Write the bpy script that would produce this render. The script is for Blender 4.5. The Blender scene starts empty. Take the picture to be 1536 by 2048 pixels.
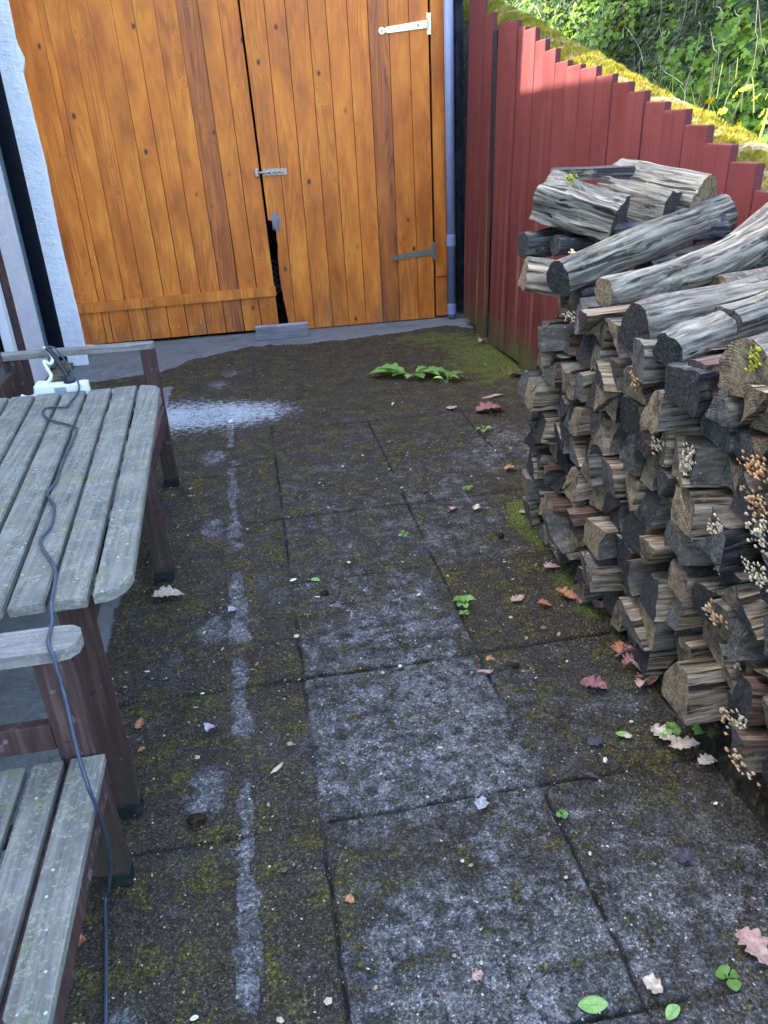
import bpy, bmesh, math, random
import numpy as np
from mathutils import Vector, Matrix, noise as mnoise
R = math.radians
sc = bpy.context.scene
col = sc.collection
random.seed(7); rng = np.random.default_rng(7)

# ------------------------------------------------------------------ camera
cam_d = bpy.data.cameras.new("camera"); cam = bpy.data.objects.new("camera", cam_d); col.objects.link(cam)
cam_d.sensor_fit = 'VERTICAL'; cam_d.sensor_height = 24; cam_d.lens = 24*1555/2048
cam_d.clip_start = 0.05; cam_d.clip_end = 500
_M = Matrix(((0.9840136, 0.11949452, -0.13205415), (-0.17093327, 0.42556025, -0.88863957), (-0.04999057, 0.89700587, 0.43918266)))
cam.matrix_world = Matrix.Translation((0, 0, 1.6)) @ _M.to_4x4()
sc.camera = cam

# ------------------------------------------------------------------ sky, sun, exposure
SUN_EL, SUN_PHI = R(40), R(25.6)       # sun stands to the left (-x) and a little beyond the shed (+y)
sdir = Vector((-math.cos(SUN_PHI)*math.cos(SUN_EL), math.sin(SUN_PHI)*math.cos(SUN_EL), math.sin(SUN_EL)))
w = bpy.data.worlds.new("World"); sc.world = w; w.use_nodes = True
nt = w.node_tree; bg = nt.nodes['Background']
sky = nt.nodes.new('ShaderNodeTexSky'); sky.sky_type = 'NISHITA'; sky.sun_disc = False
sky.sun_elevation = SUN_EL; sky.sun_rotation = math.atan2(sdir.x, sdir.y)
sky.air_density = 0.9; sky.dust_density = 4.0; sky.ozone_density = 1.0
nt.links.new(sky.outputs[0], bg.inputs[0]); bg.inputs[1].default_value = 0.15
sd = bpy.data.lights.new("sun", 'SUN'); sd.energy = 2.5; sd.angle = R(0.5); sd.color = (1, .93, .82)
so = bpy.data.objects.new("sun", sd); col.objects.link(so)
so.rotation_euler = sdir.to_track_quat('Z', 'Y').to_euler()
sc.view_settings.view_transform = 'Standard'; sc.view_settings.look = 'None'
sc.view_settings.gamma = 1; sc.view_settings.use_curve_mapping = False
sc.view_settings.exposure = 3.65

# ------------------------------------------------------------------ node helpers
def lin(r, g, b):
    f = lambda c: (c/255/12.92 if c/255 <= .04045 else ((c/255+.055)/1.055)**2.4)
    return (f(r), f(g), f(b), 1)
class NB:
    def __init__(s, name, rough=.8, spec=.3):
        s.m = bpy.data.materials.new(name); s.m.use_nodes = True; s.t = s.m.node_tree; s.N = s.t.nodes; s.L = s.t.links
        s.p = s.N['Principled BSDF']; s.p.inputs['Roughness'].default_value = rough
        s.p.inputs['Specular IOR Level'].default_value = spec
    def n(s, typ, **kw):
        x = s.N.new('ShaderNode'+typ)
        for k, v in kw.items(): setattr(x, k, v)
        return x
    def put(s, sock, v):
        if isinstance(v, bpy.types.NodeSocket): s.L.new(v, sock)
        elif isinstance(v, (tuple, list)):
            sock.default_value = v if len(sock.default_value) == len(v) else tuple(v)[:len(sock.default_value)]
        else: sock.default_value = v
    def obj(s): return s.n('TexCoord').outputs['Object']
    def mapv(s, v, sc=(1, 1, 1), loc=(0, 0, 0), rot=(0, 0, 0)):
        x = s.n('Mapping'); s.put(x.inputs[0], v); x.inputs['Scale'].default_value = sc; s.put(x.inputs['Location'], loc); x.inputs['Rotation'].default_value = rot
        return x.outputs[0]
    def noise(s, v, scale, detail=3, rough=.55, dist=0, colr=False):
        x = s.n('TexNoise'); s.put(x.inputs['Vector'], v); x.inputs['Scale'].default_value = scale
        x.inputs['Detail'].default_value = detail; x.inputs['Roughness'].default_value = rough; x.inputs['Distortion'].default_value = dist
        return x.outputs['Color' if colr else 'Fac']
    def vor(s, v, scale, out='Distance', feat='F1', rnd=1):
        x = s.n('TexVoronoi', feature=feat); s.put(x.inputs['Vector'], v); x.inputs['Scale'].default_value = scale
        x.inputs['Randomness'].default_value = rnd
        return x.outputs[out]
    def ma(s, op, a, b=0.0, c=None, clamp=False):
        x = s.n('Math', operation=op, use_clamp=clamp); s.put(x.inputs[0], a); s.put(x.inputs[1], b)
        if c is not None: s.put(x.inputs[2], c)
        return x.outputs[0]
    def vm(s, op, a, b):
        x = s.n('VectorMath', operation=op); s.put(x.inputs[0], a); s.put(x.inputs[1], b); return x.outputs[0]
    def ss(s, v, lo, hi, a=0.0, b=1.0):
        x = s.n('MapRange', interpolation_type='SMOOTHSTEP'); s.put(x.inputs[0], v)
        x.inputs[1].default_value = lo; x.inputs[2].default_value = hi; x.inputs[3].default_value = a; x.inputs[4].default_value = b
        return x.outputs[0]
    def mix(s, f, a, b, mode='MIX'):
        x = s.n('Mix', data_type='RGBA', blend_type=mode); s.put(x.inputs[0], f); s.put(x.inputs[6], a); s.put(x.inputs[7], b); return x.outputs[2]
    def ramp(s, f, stops):
        x = s.n('ValToRGB'); s.put(x.inputs[0], f); e = x.color_ramp.elements
        while len(e) < len(stops): e.new(.5)
        for i, (p, c) in enumerate(stops): e[i].position = p; e[i].color = c
        return x.outputs[0]
    def attr(s, name, out='Fac'): return s.n('Attribute', attribute_name=name).outputs[out]
    def rnd(s): return s.n('ObjectInfo').outputs['Random']
    def sep(s, v):
        x = s.n('SeparateXYZ'); s.put(x.inputs[0], v); return x.outputs
    def comb(s, a, b, c):
        x = s.n('CombineXYZ'); s.put(x.inputs[0], a); s.put(x.inputs[1], b); s.put(x.inputs[2], c); return x.outputs[0]
    def bump(s, h, strength=.4, dist=.01, nrm=None):
        x = s.n('Bump'); s.put(x.inputs['Height'], h); x.inputs['Strength'].default_value = strength; x.inputs['Distance'].default_value = dist
        if nrm is not None: s.L.new(nrm, x.inputs['Normal'])
        return x.outputs[0]
    def fin(s, color, rough=None, normal=None):
        s.put(s.p.inputs['Base Color'], color)
        if rough is not None: s.put(s.p.inputs['Roughness'], rough)
        if normal is not None: s.L.new(normal, s.p.inputs['Normal'])
        return s.m
M = {}

# ------------------------------------------------------------------ mesh helpers
def mesh_obj(name, verts, faces, mats, parent=None, midx=None, smooth=False, fattr=None, loc=None):
    me = bpy.data.meshes.new(name); me.from_pydata([tuple(v) for v in verts], [], faces)
    for m in (mats if isinstance(mats, (list, tuple)) else [mats]): me.materials.append(m)
    if midx is not None: me.polygons.foreach_set('material_index', list(midx))
    if smooth: me.polygons.foreach_set('use_smooth', [True]*len(me.polygons))
    if fattr:
        for k, vals in fattr.items():
            a = me.attributes.new(k, 'FLOAT', 'FACE'); a.data.foreach_set('value', list(vals))
    me.update()
    o = bpy.data.objects.new(name, me); col.objects.link(o)
    if parent is not None: o.parent = parent
    if loc is not None: o.location = loc
    return o
def tag(o, label=None, cat=None, group=None, kind=None):
    if label: o['label'] = label
    if cat: o['category'] = cat
    if group: o['group'] = group
    if kind: o['kind'] = kind
    return o
def empty(name, loc, label, cat, group=None, rz=0):
    o = bpy.data.objects.new(name, None); col.objects.link(o); o.location = loc; o.rotation_euler = (0, 0, rz)
    o.empty_display_size = .1
    return tag(o, label, cat, group)
class MB:
    def __init__(s): s.v = []; s.f = []; s.mi = []; s.t = []
    def add(s, v, f, mi=0, t=0.0):
        n = len(s.v); s.v += [tuple(x) for x in v]
        for q in f: s.f.append([n+i for i in q]); s.mi.append(mi); s.t.append(t)
    def box(s, a, b, mi=0, t=0.0, mat=None, bev=0.0):
        bm = bmesh.new(); bmesh.ops.create_cube(bm, size=1)
        c = Vector([(a[i]+b[i])/2 for i in range(3)]); d = [abs(b[i]-a[i]) for i in range(3)]
        for v in bm.verts: v.co = Vector((v.co.x*d[0], v.co.y*d[1], v.co.z*d[2]))+c
        if bev: bmesh.ops.bevel(bm, geom=bm.edges[:], offset=bev, segments=2, affect='EDGES', profile=.6)
        if mat is not None: bmesh.ops.transform(bm, matrix=mat, verts=bm.verts)
        bm.verts.index_update()
        s.add([v.co[:] for v in bm.verts], [[v.index for v in f.verts] for f in bm.faces], mi, t); bm.free()
    def beam(s, p, q, wdt, h, up=(0, 0, 1), bev=.003, mi=0, t=0.0):
        p, q = Vector(p), Vector(q); z = (q-p); L = z.length; z.normalize()
        x = Vector(up).cross(z); x.normalize(); y = z.cross(x)
        m = Matrix((x, y, z)).transposed().to_4x4(); m.translation = p
        s.box((-wdt/2, -h/2, 0), (wdt/2, h/2, L), mi, t, m, bev)
    def tube(s, pts, r, seg=8, mi=0, t=0.0, cap=True, rad=None):
        pts = [Vector(p) for p in pts]; n = len(pts); vs = []; up = Vector((0.02, .05, 1))
        for i, p in enumerate(pts):
            d = (pts[min(i+1, n-1)]-pts[max(i-1, 0)]).normalized()
            if abs(d.dot(up.normalized())) > .95: u0 = Vector((1, 0, 0))
            else: u0 = up
            x = d.cross(u0).normalized(); y = d.cross(x); rr = rad[i] if rad else r
            for k in range(seg):
                a = 2*math.pi*k/seg; vs.append(p+x*math.cos(a)*rr+y*math.sin(a)*rr)
        fs = [[i*seg+k, i*seg+(k+1) % seg, (i+1)*seg+(k+1) % seg, (i+1)*seg+k] for i in range(n-1) for k in range(seg)]
        if cap: fs += [list(range(seg))[::-1], list(range((n-1)*seg, n*seg))]
        s.add(vs, fs, mi, t)
    def prism(s, poly, a, b, axis=2, mi=0, t=0.0):
        n = len(poly)
        def P(u, v, wv): return (u, v, wv) if axis == 2 else ((u, wv, v) if axis == 1 else (wv, u, v))
        vs = [P(u, v, a) for u, v in poly]+[P(u, v, b) for u, v in poly]
        fs = [list(range(n))[::-1], list(range(n, 2*n))]+[[i, (i+1) % n, n+(i+1) % n, n+i] for i in range(n)]
        s.add(vs, fs, mi, t)
    def build(s, name, mats, parent=None, smooth=False, loc=None):
        o = mesh_obj(name, s.v, s.f, mats, parent, s.mi, smooth, {'tone': s.t}, loc)
        bm = bmesh.new(); bm.from_mesh(o.data); bmesh.ops.recalc_face_normals(bm, faces=bm.faces); bm.to_mesh(o.data); bm.free()
        return o
def spline(pts, k=6):
    P = [Vector(p) for p in pts]; out = []
    for i in range(len(P)-1):
        a, b, c, d = P[max(i-1, 0)], P[i], P[i+1], P[min(i+2, len(P)-1)]
        for j in range(k):
            t = j/k
            out.append(.5*((2*b)+(c-a)*t+(2*a-5*b+4*c-d)*t*t+(3*b-a-3*c+d)*t**3))
    out.append(P[-1]); return out
def vnoise(x, y, f, seed=0, octv=3):
    r = np.zeros_like(x); amp = 1; tot = 0
    for o in range(octv):
        g = np.random.default_rng(seed*17+o).random((256, 256))
        u = x*f+37.3; v = y*f+51.7; i = np.floor(u).astype(int); j = np.floor(v).astype(int)
        a = u-i; b = v-j; a = a*a*(3-2*a); b = b*b*(3-2*b)
        r += amp*((g[i % 256, j % 256]*(1-a)+g[(i+1) % 256, j % 256]*a)*(1-b)+(g[i % 256, (j+1) % 256]*(1-a)+g[(i+1) % 256, (j+1) % 256]*a)*b)
        tot += amp; amp *= .5; f *= 2.03
    return r/tot
def sstep(x, a, b):
    t = np.clip((x-a)/(b-a), 0, 1); return t*t*(3-2*t)

# ------------------------------------------------------------------ materials
def mat_ground():
    b = NB("mossy_paving", .85, .35); o = b.obj()
    bare = b.attr('bare'); conc = b.attr('conc'); green = b.attr('green'); joint = b.attr('joint'); sunpatch = b.attr('sunpatch')
    big = b.noise(o, 3.2, 5, .62); mid = b.noise(b.vm('ADD', o, (5, 3, 1)), 13, 5, .66); fine = b.noise(o, 95, 4, .7); vfine = b.noise(o, 330, 2, .6)
    speck = b.vor(o, 210, 'Color')
    sp = b.sep(speck)
    # bare slab face
    slab = b.ramp(fine, [(.28, (.078, .075, .072, 1)), (.5, (.165, .160, .157, 1)), (.72, (.31, .305, .30, 1))])
    slab = b.mix(b.ss(sp[0], .93, .985, 0, .8), slab, (.36, .37, .40, 1))
    slab = b.mix(b.ss(mid, .40, .60, 0, .55), slab, (.055, .058, .066, 1))
    # moss
    brown = b.ramp(vfine, [(.3, (.020, .015, .011, 1)), (.52, (.075, .056, .038, 1)), (.72, (.21, .165, .11, 1))])
    redb = b.mix(b.ss(b.noise(b.vm('ADD', o, (9, 1, 4)), 6, 3), .5, .7, 0, .6), brown, (.045, .022, .014, 1))
    olive = b.ramp(fine, [(.28, (.040, .034, .008, 1)), (.50, (.135, .113, .018, 1)), (.72, (.34, .29, .05, 1))])
    grn = b.ramp(vfine, [(.28, (.045, .058, .010, 1)), (.5, (.15, .185, .024, 1)), (.72, (.36, .41, .06, 1))])
    om = b.noise(b.vm('ADD', o, (2, 7, 3)), 9, 6, .72)
    om2 = b.noise(b.vm('ADD', o, (12, 7, 3)), 42, 4, .75)
    omask = b.ss(b.ma('ADD', om, b.ma('MULTIPLY', om2, .45)), .71, .82)
    moss = b.mix(b.ma('MULTIPLY', omask, .85), redb, olive)
    gm = b.ss(b.ma('ADD', b.ma('ADD', b.ma('MULTIPLY', green, .8), b.ma('MULTIPLY', om, .7)), b.ma('MULTIPLY', om2, .25)), .90, 1.12)
    moss = b.mix(gm, moss, grn)
    # moss coverage
    cov = b.ma('ADD', b.ma('ADD', b.ma('MULTIPLY', big, .55), b.ma('MULTIPLY', mid, .55)), b.ma('MULTIPLY', fine, .42))
    bn = b.noise(b.vm('ADD', o, (31, 2, 1)), 26, 4, .7)
    bare = b.ma('MULTIPLY', bare, b.ss(bn, .30, .70, .25, 1.6))
    cov = b.ma('SUBTRACT', cov, b.ma('MULTIPLY', bare, .50)); cov = b.ma('ADD', cov, b.ma('MULTIPLY', green, .3))
    mask = b.ss(cov, .42, .74, .12, .96)
    c = b.mix(mask, slab, moss)
    gr = b.sep(b.vor(b.vm('ADD', o, (7, 7, 7)), 260, 'Color'))[0]; gr2 = b.sep(b.vor(o, 120, 'Color'))[2]
    c = b.mix(1.0, c, b.ramp(gr, [(0, (.42, .42, .42, 1)), (.5, (.85, .85, .85, 1)), (.9, (1.45, 1.42, 1.38, 1)), (1, (2.2, 2.2, 2.2, 1))]), 'MULTIPLY')
    c = b.mix(.6, c, b.mix(1.0, c, b.ramp(gr2, [(0, (.5, .5, .5, 1)), (1, (1.5, 1.5, 1.5, 1))]), 'MULTIPLY'))
    # pale crumbs and grit lying all over
    c = b.mix(b.ss(b.ma('MULTIPLY', sp[1], 1.0), .972, .99, 0, .6), c, (.30, .30, .27, 1))
    # concrete apron
    ccol = b.ramp(b.ma('ADD', b.ma('MULTIPLY', fine, .6), b.ma('MULTIPLY', mid, .4)), [(.3, (.23, .24, .235, 1)), (.7, (.40, .415, .40, 1))])
    ccol = b.mix(b.ss(big, .5, .68, 0, .4), ccol, (.12, .14, .12, 1))
    cm = b.ss(b.ma('ADD', conc, b.ma('MULTIPLY', b.ma('SUBTRACT', mid, .5), .6)), .42, .56)
    c = b.mix(cm, c, ccol)
    # painted light: band of sunlight bounced off the glass door
    lm = b.ss(b.ma('ADD', sunpatch, b.ma('MULTIPLY', b.ma('SUBTRACT', b.noise(b.mapv(o, (1, 1.6, 1)), 24, 7, .85), .5), 3.2)), .50, .95, 0, .95)
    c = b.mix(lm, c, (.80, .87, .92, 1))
    jm = b.ma('MULTIPLY', joint, b.ss(b.noise(o, 22, 3, .6), .32, .5, .25, 1))
    c = b.mix(jm, c, (.008, .008, .007, 1))
    h = b.ma('ADD', b.ma('MULTIPLY', vfine, b.ma('ADD', b.ma('MULTIPLY', mask, 1.2), .25)), b.ma('MULTIPLY', b.ma('MULTIPLY', fine, mask), 2.0))
    h = b.ma('ADD', h, b.ma('MULTIPLY', b.ma('MULTIPLY', om2, omask), 1.6))
    rough = b.ma('MAXIMUM', b.ss(mask, 0, 1, .68, .95), lm)
    return b.fin(c, rough, b.bump(h, 1.0, .010))
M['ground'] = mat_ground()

def mat_door():
    b = NB("orange_stained_pine", .5, .4); o = b.obj(); tone = b.attr('tone')
    off = b.comb(b.ma('MULTIPLY', tone, 37.7), b.ma('MULTIPLY', tone, 11.3), b.ma('MULTIPLY', tone, 91.1))
    v = b.vm('ADD', o, off)
    kn = b.n('TexVoronoi', feature='F1'); b.put(kn.inputs['Vector'], b.mapv(v, (6.5, .05, 4.3))); kn.inputs['Scale'].default_value = 1
    kd = kn.outputs['Distance']; kr = b.sep(kn.outputs['Color'])
    keep = b.ss(kr[0], .40, .44)
    near = b.ma('MULTIPLY', b.ss(kd, .0, .42, 1, 0), keep)
    fld = b.ma('ADD', b.noise(b.mapv(v, (5.5, .5, .42)), 1.0, 2, .45), b.ma('MULTIPLY', near, .35))
    fld = b.ma('ADD', fld, b.ma('MULTIPLY', b.noise(b.mapv(v, (14, 1, 3)), 1, 3), .03))
    rings = b.ma('SINE', b.ma('MULTIPLY', fld, 115))
    fib = b.noise(b.mapv(v, (160, 20, 4)), 1, 3, .6)
    blot = b.noise(b.mapv(v, (7, 1, 2.2)), 1, 3, .6)
    base = b.ramp(blot, [(.28, (.44, .108, .010, 1)), (.5, (.70, .195, .018, 1)), (.72, (.88, .31, .036, 1))])
    rmod = b.ss(b.noise(b.mapv(v, (4, 1, .8)), 1, 2, .5), .38, .62, .05, .42)
    base = b.mix(b.ma('MULTIPLY', b.ss(rings, -.1, 1), rmod), base, (.27, .075, .012, 1))
    base = b.mix(b.ss(fib, .5, .75, 0, .35), base, (.24, .075, .015, 1))
    # individual plank tone: above .9 the plank is red-brown heartwood
    pl = b.ma('FRACT', b.ma('MULTIPLY', tone, 7.31))
    base = b.mix(b.ss(pl, 0, 1, 0, .18), base, (.36, .115, .018, 1))
    hw = b.ma('MULTIPLY', b.ss(tone, .9, .92), b.ss(b.noise(b.mapv(v, (11, 1, .7)), 1, 4, .6), .30, .62, .95, .35))
    base = b.mix(hw, base, b.mix(b.ss(rings, -.4, 1), (.30, .085, .03, 1), (.15, .038, .018, 1)))
    # knots
    kc = b.ma('MULTIPLY', b.ss(kd, .065, .105, 1, 0), keep)
    halo = b.ma('MULTIPLY', b.ss(kd, .08, .17, 1, 0), keep)
    base = b.mix(b.ma('MULTIPLY', halo, .5), base, (.25, .07, .015, 1))
    base = b.mix(kc, base, b.mix(b.ss(kd, .0, .05), (.02, .012, .012, 1), (.10, .035, .016, 1)))
    # weathered lower edge and grey dirt
    z = b.sep(o)[2]
    dirt = b.ma('MULTIPLY', b.ss(z, .0, .55, 1, 0), b.ss(b.noise(b.mapv(o, (9, 9, 3)), 1, 4, .65), .40, .66))
    base = b.mix(b.ma('MULTIPLY', dirt, .5), base, (.14, .085, .05, 1))
    spk = b.ss(b.sep(b.vor(o, 45, 'Color'))[1], .965, .975)
    spd = b.ss(b.vor(o, 45), .18, .26, 1, 0)
    base = b.mix(b.ma('MULTIPLY', b.ma('MULTIPLY', spk, spd), b.ss(z, .1, .5, .8, .0)), base, (.6, .52, .42, 1))
    h = b.ma('ADD', b.ma('MULTIPLY', rings, .25), b.ma('MULTIPLY', fib, .5))
    return b.fin(base, b.ss(blot, .3, .7, .42, .62), b.bump(h, .25, .003))
M['door'] = mat_door()

def mat_plainwood(name, c1, c2, c3, sc=(3, 60, 60), rough=.8, lichen=0, spec=.3, bs=.4, moss=None):
    b = NB(name, rough, spec); o = b.vm('ADD', b.obj(), b.comb(b.ma('MULTIPLY', b.rnd(), 31), b.ma('MULTIPLY', b.attr('tone'), 57), b.ma('MULTIPLY', b.attr('tone'), 13)))
    g = b.noise(b.mapv(o, sc), 1, 5, .65, .3); bl = b.noise(o, 7, 4, .6)
    c = b.ramp(b.ma('ADD', b.ma('MULTIPLY', g, .6), b.ma('MULTIPLY', bl, .4)), [(.3, c1), (.5, c2), (.7, c3)])
    if lichen:
        f = b.noise(o, 120, 5, .8); g2 = b.noise(o, 26, 5, .75)
        lm = b.ss(b.ma('ADD', b.ma('MULTIPLY', f, .6), b.ma('MULTIPLY', g2, .4)), .50, .60, 0, lichen)
        c = b.mix(lm, c, moss or (.33, .37, .30, 1))
        lm2 = b.ss(b.noise(b.vm('ADD', o, (4, 4, 4)), 11, 5, .7), .56, .66, 0, lichen*.8)
        c = b.mix(lm2, c, (.17, .19, .085, 1))
        pv = b.vor(o, 70); pr = b.sep(b.vor(o, 70, 'Color'))
        c = b.mix(b.ma('MULTIPLY', b.ss(pr[0], .965, .975), b.ss(pv, .14, .28, 1, 0)), c, (.50, .54, .46, 1))
    return b.fin(c, None, b.bump(b.ma('ADD', g, b.ma('MULTIPLY', b.noise(o, 90, 3), .4)), bs, .004))
M['slat'] = mat_plainwood("weathered_lichen_slat", (.075, .068, .062, 1), (.165, .155, .135, 1), (.29, .28, .24, 1), (90, 4, 90), .8, .9, moss=(.29, .30, .20, 1))
M['slatx'] = mat_plainwood("weathered_arm_wood", (.095, .085, .08, 1), (.21, .19, .17, 1), (.36, .33, .29, 1), (4, 90, 90), .8, .6)
def mat_leg():
    b = NB("brown_stained_frame", .6, .35); o = b.vm('ADD', b.obj(), b.comb(b.ma('MULTIPLY', b.rnd(), 31), 0, 0))
    g = b.noise(b.mapv(o, (50, 50, 3)), 1, 4, .6)
    c = b.ramp(g, [(.3, (.032, .017, .014, 1)), (.55, (.070, .037, .031, 1)), (.75, (.14, .085, .075, 1))])
    c = b.mix(b.ss(b.noise(o, 24, 4, .7), .6, .68, 0, .8), c, (.02, .014, .014, 1))
    c = b.mix(b.ss(b.noise(b.vm('ADD', o, (3, 3, 3)), 18, 5, .7), .60, .72, 0, .5), c, (.30, .26, .28, 1))
    z = b.sep(b.obj())[2]
    c = b.mix(b.ma('MULTIPLY', b.ss(z, .05, .35, .75, 0), b.ss(b.noise(o, 30, 4), .35, .6)), c, (.03, .035, .02, 1))
    return b.fin(c, None, b.bump(g, .35, .003))
M['leg'] = mat_leg()
M['foot'] = mat_plainwood("black_foot", (.004, .005, .005, 1), (.012, .016, .014, 1), (.04, .05, .045, 1), (40, 40, 40), .6)  # near-black wood tone for the leg feet

def mat_fence():
    b = NB("oxblood_fence_paint", .55, .35); o = b.obj(); tone = b.attr('tone')
    v = b.vm('ADD', o, b.comb(b.ma('MULTIPLY', tone, 9), b.ma('MULTIPLY', tone, 19), 0))
    g = b.noise(b.mapv(v, (60, 60, 1.6)), 1, 4, .6); bl = b.noise(v, 3.5, 4, .6)
    c = b.ramp(b.ma('ADD', b.ma('MULTIPLY', g, .45), b.ma('MULTIPLY', bl, .55)), [(.3, (.082, .014, .015, 1)), (.7, (.135, .027, .028, 1))])
    s3 = b.sep(o); z = s3[2]; y = s3[1]
    # rain-washed streaks where the paint has gone thin
    st = b.ma('MULTIPLY', b.ss(b.noise(b.mapv(o, (1, 14, .30)), 1, 4, .65), .53, .62), b.ma('MULTIPLY', b.ss(z, .2, 2.0, 1, .0), b.ss(y, .3, 1.6)))
    c = b.mix(b.ma('MULTIPLY', st, .6), c, (.30, .17, .09, 1))
    c = b.mix(b.ma('MULTIPLY', b.ss(z, .02, .34, 1, 0), b.ss(b.noise(b.mapv(o, (1, 9, 3)), 1, 5, .7), .34, .52)), c, (.075, .085, .03, 1))
    cv = b.vor(b.mapv(o, (1, 1, .45)), 26); cr = b.sep(b.vor(b.mapv(o, (1, 1, .45)), 26, 'Color'))
    c = b.mix(b.ma('MULTIPLY', b.ss(cr[0], .90, .91), b.ss(cv, .10, .18, 1, 0)), c, (.05, .012, .012, 1))
    c = b.mix(b.ma('MULTIPLY', b.ss(cr[1], .95, .96), b.ss(cv, .05, .14, 1, 0)), c, (.5, .25, .22, 1))
    return b.fin(c, b.ss(bl, .3, .7, .5, .68), b.bump(g, .3, .003))
M['fence'] = mat_fence()

def mat_render():
    b = NB("white_render", .7, .3); o = b.obj()
    n1 = b.noise(b.mapv(o, (1, 1, 1.6)), 14, 5, .62); n2 = b.noise(o, 3, 3); n3 = b.noise(b.mapv(o, (1, 1, 4)), 30, 3, .6, .6)
    c = b.ramp(n2, [(.3, (.66, .69, .72, 1)), (.7, (.80, .81, .82, 1))])
    cr = b.ss(b.vor(b.vm('ADD', b.mapv(o, (1, 1, .6)), b.vm('MULTIPLY', b.noise(o, 9, 3, .6, 0, True), (.25, .25, .25))), 7, 'Distance', 'DISTANCE_TO_EDGE'), 0, .02, 1, 0)
    c = b.mix(b.ma('MULTIPLY', cr, b.ss(n1, .5, .6, 0, .5)), c, (.30, .32, .34, 1))
    c = b.mix(b.ss(n1, .60, .72, 0, .35), c, (.42, .44, .46, 1))
    return b.fin(c, None, b.bump(b.ma('ADD', n1, b.ma('MULTIPLY', n3, .5)), .8, .02))
M['render'] = mat_render()
def simple(name, c, rough=.6, metal=0, spec=.4, bs=0, var=.15, sc=20, vary=None):
    b = NB(name, rough, spec); b.p.inputs['Metallic'].default_value = metal; o = b.obj()
    n = b.noise(o, sc, 4, .65)
    c2 = tuple(max(0, x*(1-var*2)) for x in c[:3])+(1,)
    cc = b.mix(b.ss(n, .35, .65), c, c2)
    if vary: cc = b.mix(b.ss(b.noise(b.vm('ADD', o, (3, 1, 2)), sc*.7, 5, .7), vary[1], vary[1]+.08), cc, vary[0])
    nr = b.bump(n, bs, .004) if bs else None
    return b.fin(cc, b.ss(n, .3, .7, rough*.85, min(1, rough*1.15)), nr)
M['pipe'] = simple("lilac_grey_drainpipe", (.24, .27, .40, 1), .42, 0, .5, .1, .06, 9, ((.25, .12, .07, 1), .70))
M['glass'] = simple("dark_window_glass", (.008, .010, .016, 1), .12, 0, .25, 0, .1)
M['teal'] = simple("teal_grey_frame", (.10, .155, .165, 1), .45, 0, .4, .1, .2)
M['brownframe'] = simple("brown_frame", (.05, .028, .032, 1), .5)
M['zinc'] = simple("yellow_zinc_hinge", (.83, .76, .48, 1), .38, .55, .5, .1, .08, 60)
M['zincold'] = simple("tarnished_hinge", (.30, .31, .24, 1), .45, .6, .5, .2, .2, 60, ((.20, .10, .05, 1), .62))
M['bolt'] = simple("galvanised_bolt", (.48, .45, .38, 1), .4, .7, .5, .2, .2, 70, ((.25, .12, .06, 1), .58))
M['screw'] = simple("screw_steel", (.35, .33, .28, 1), .35, .9)
M['dark'] = simple("unlit_room_standin", (.012, .011, .012, 1), .9)
M['darkwall'] = simple("blackened_boards", (.022, .026, .036, 1), .85, 0, .2, .6, .3, 9, ((.07, .05, .035, 1), .60))
M['driftwood'] = mat_plainwood("silver_grey_offcut", (.13, .12, .13, 1), (.28, .26, .28, 1), (.42, .40, .42, 1), (4, 70, 70), .8, .15)
M['plastic'] = simple("white_plastic", (.80, .82, .82, 1), .35, 0, .5, 0, .03)
M['cord'] = simple("black_rubber_cord", (.018, .020, .026, 1), .38, 0, .5)
M['greycord'] = simple("blue_grey_cord", (.045, .062, .095, 1), .36, 0, .5)
M['roof'] = simple("unseen_shade_roof", (.05, .045, .045, 1), .8)
M['coping'] = simple("pale_coping_stone", (.20, .17, .10, 1), .9, 0, .2, .8, .35, 30, ((.36, .32, .25, 1), .60))
M['soil'] = simple("dark_leafy_soil", (.030, .024, .016, 1), .95, 0, .2, 1, .4, 30, ((.09, .07, .02, 1), .56))
M['bankearth'] = simple("ivy_bank_earth", (.016, .022, .010, 1), .95, 0, .2, 1, .4, 12)
M['stem'] = simple("pale_dry_stem", (.30, .26, .19, 1), .7)

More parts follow.
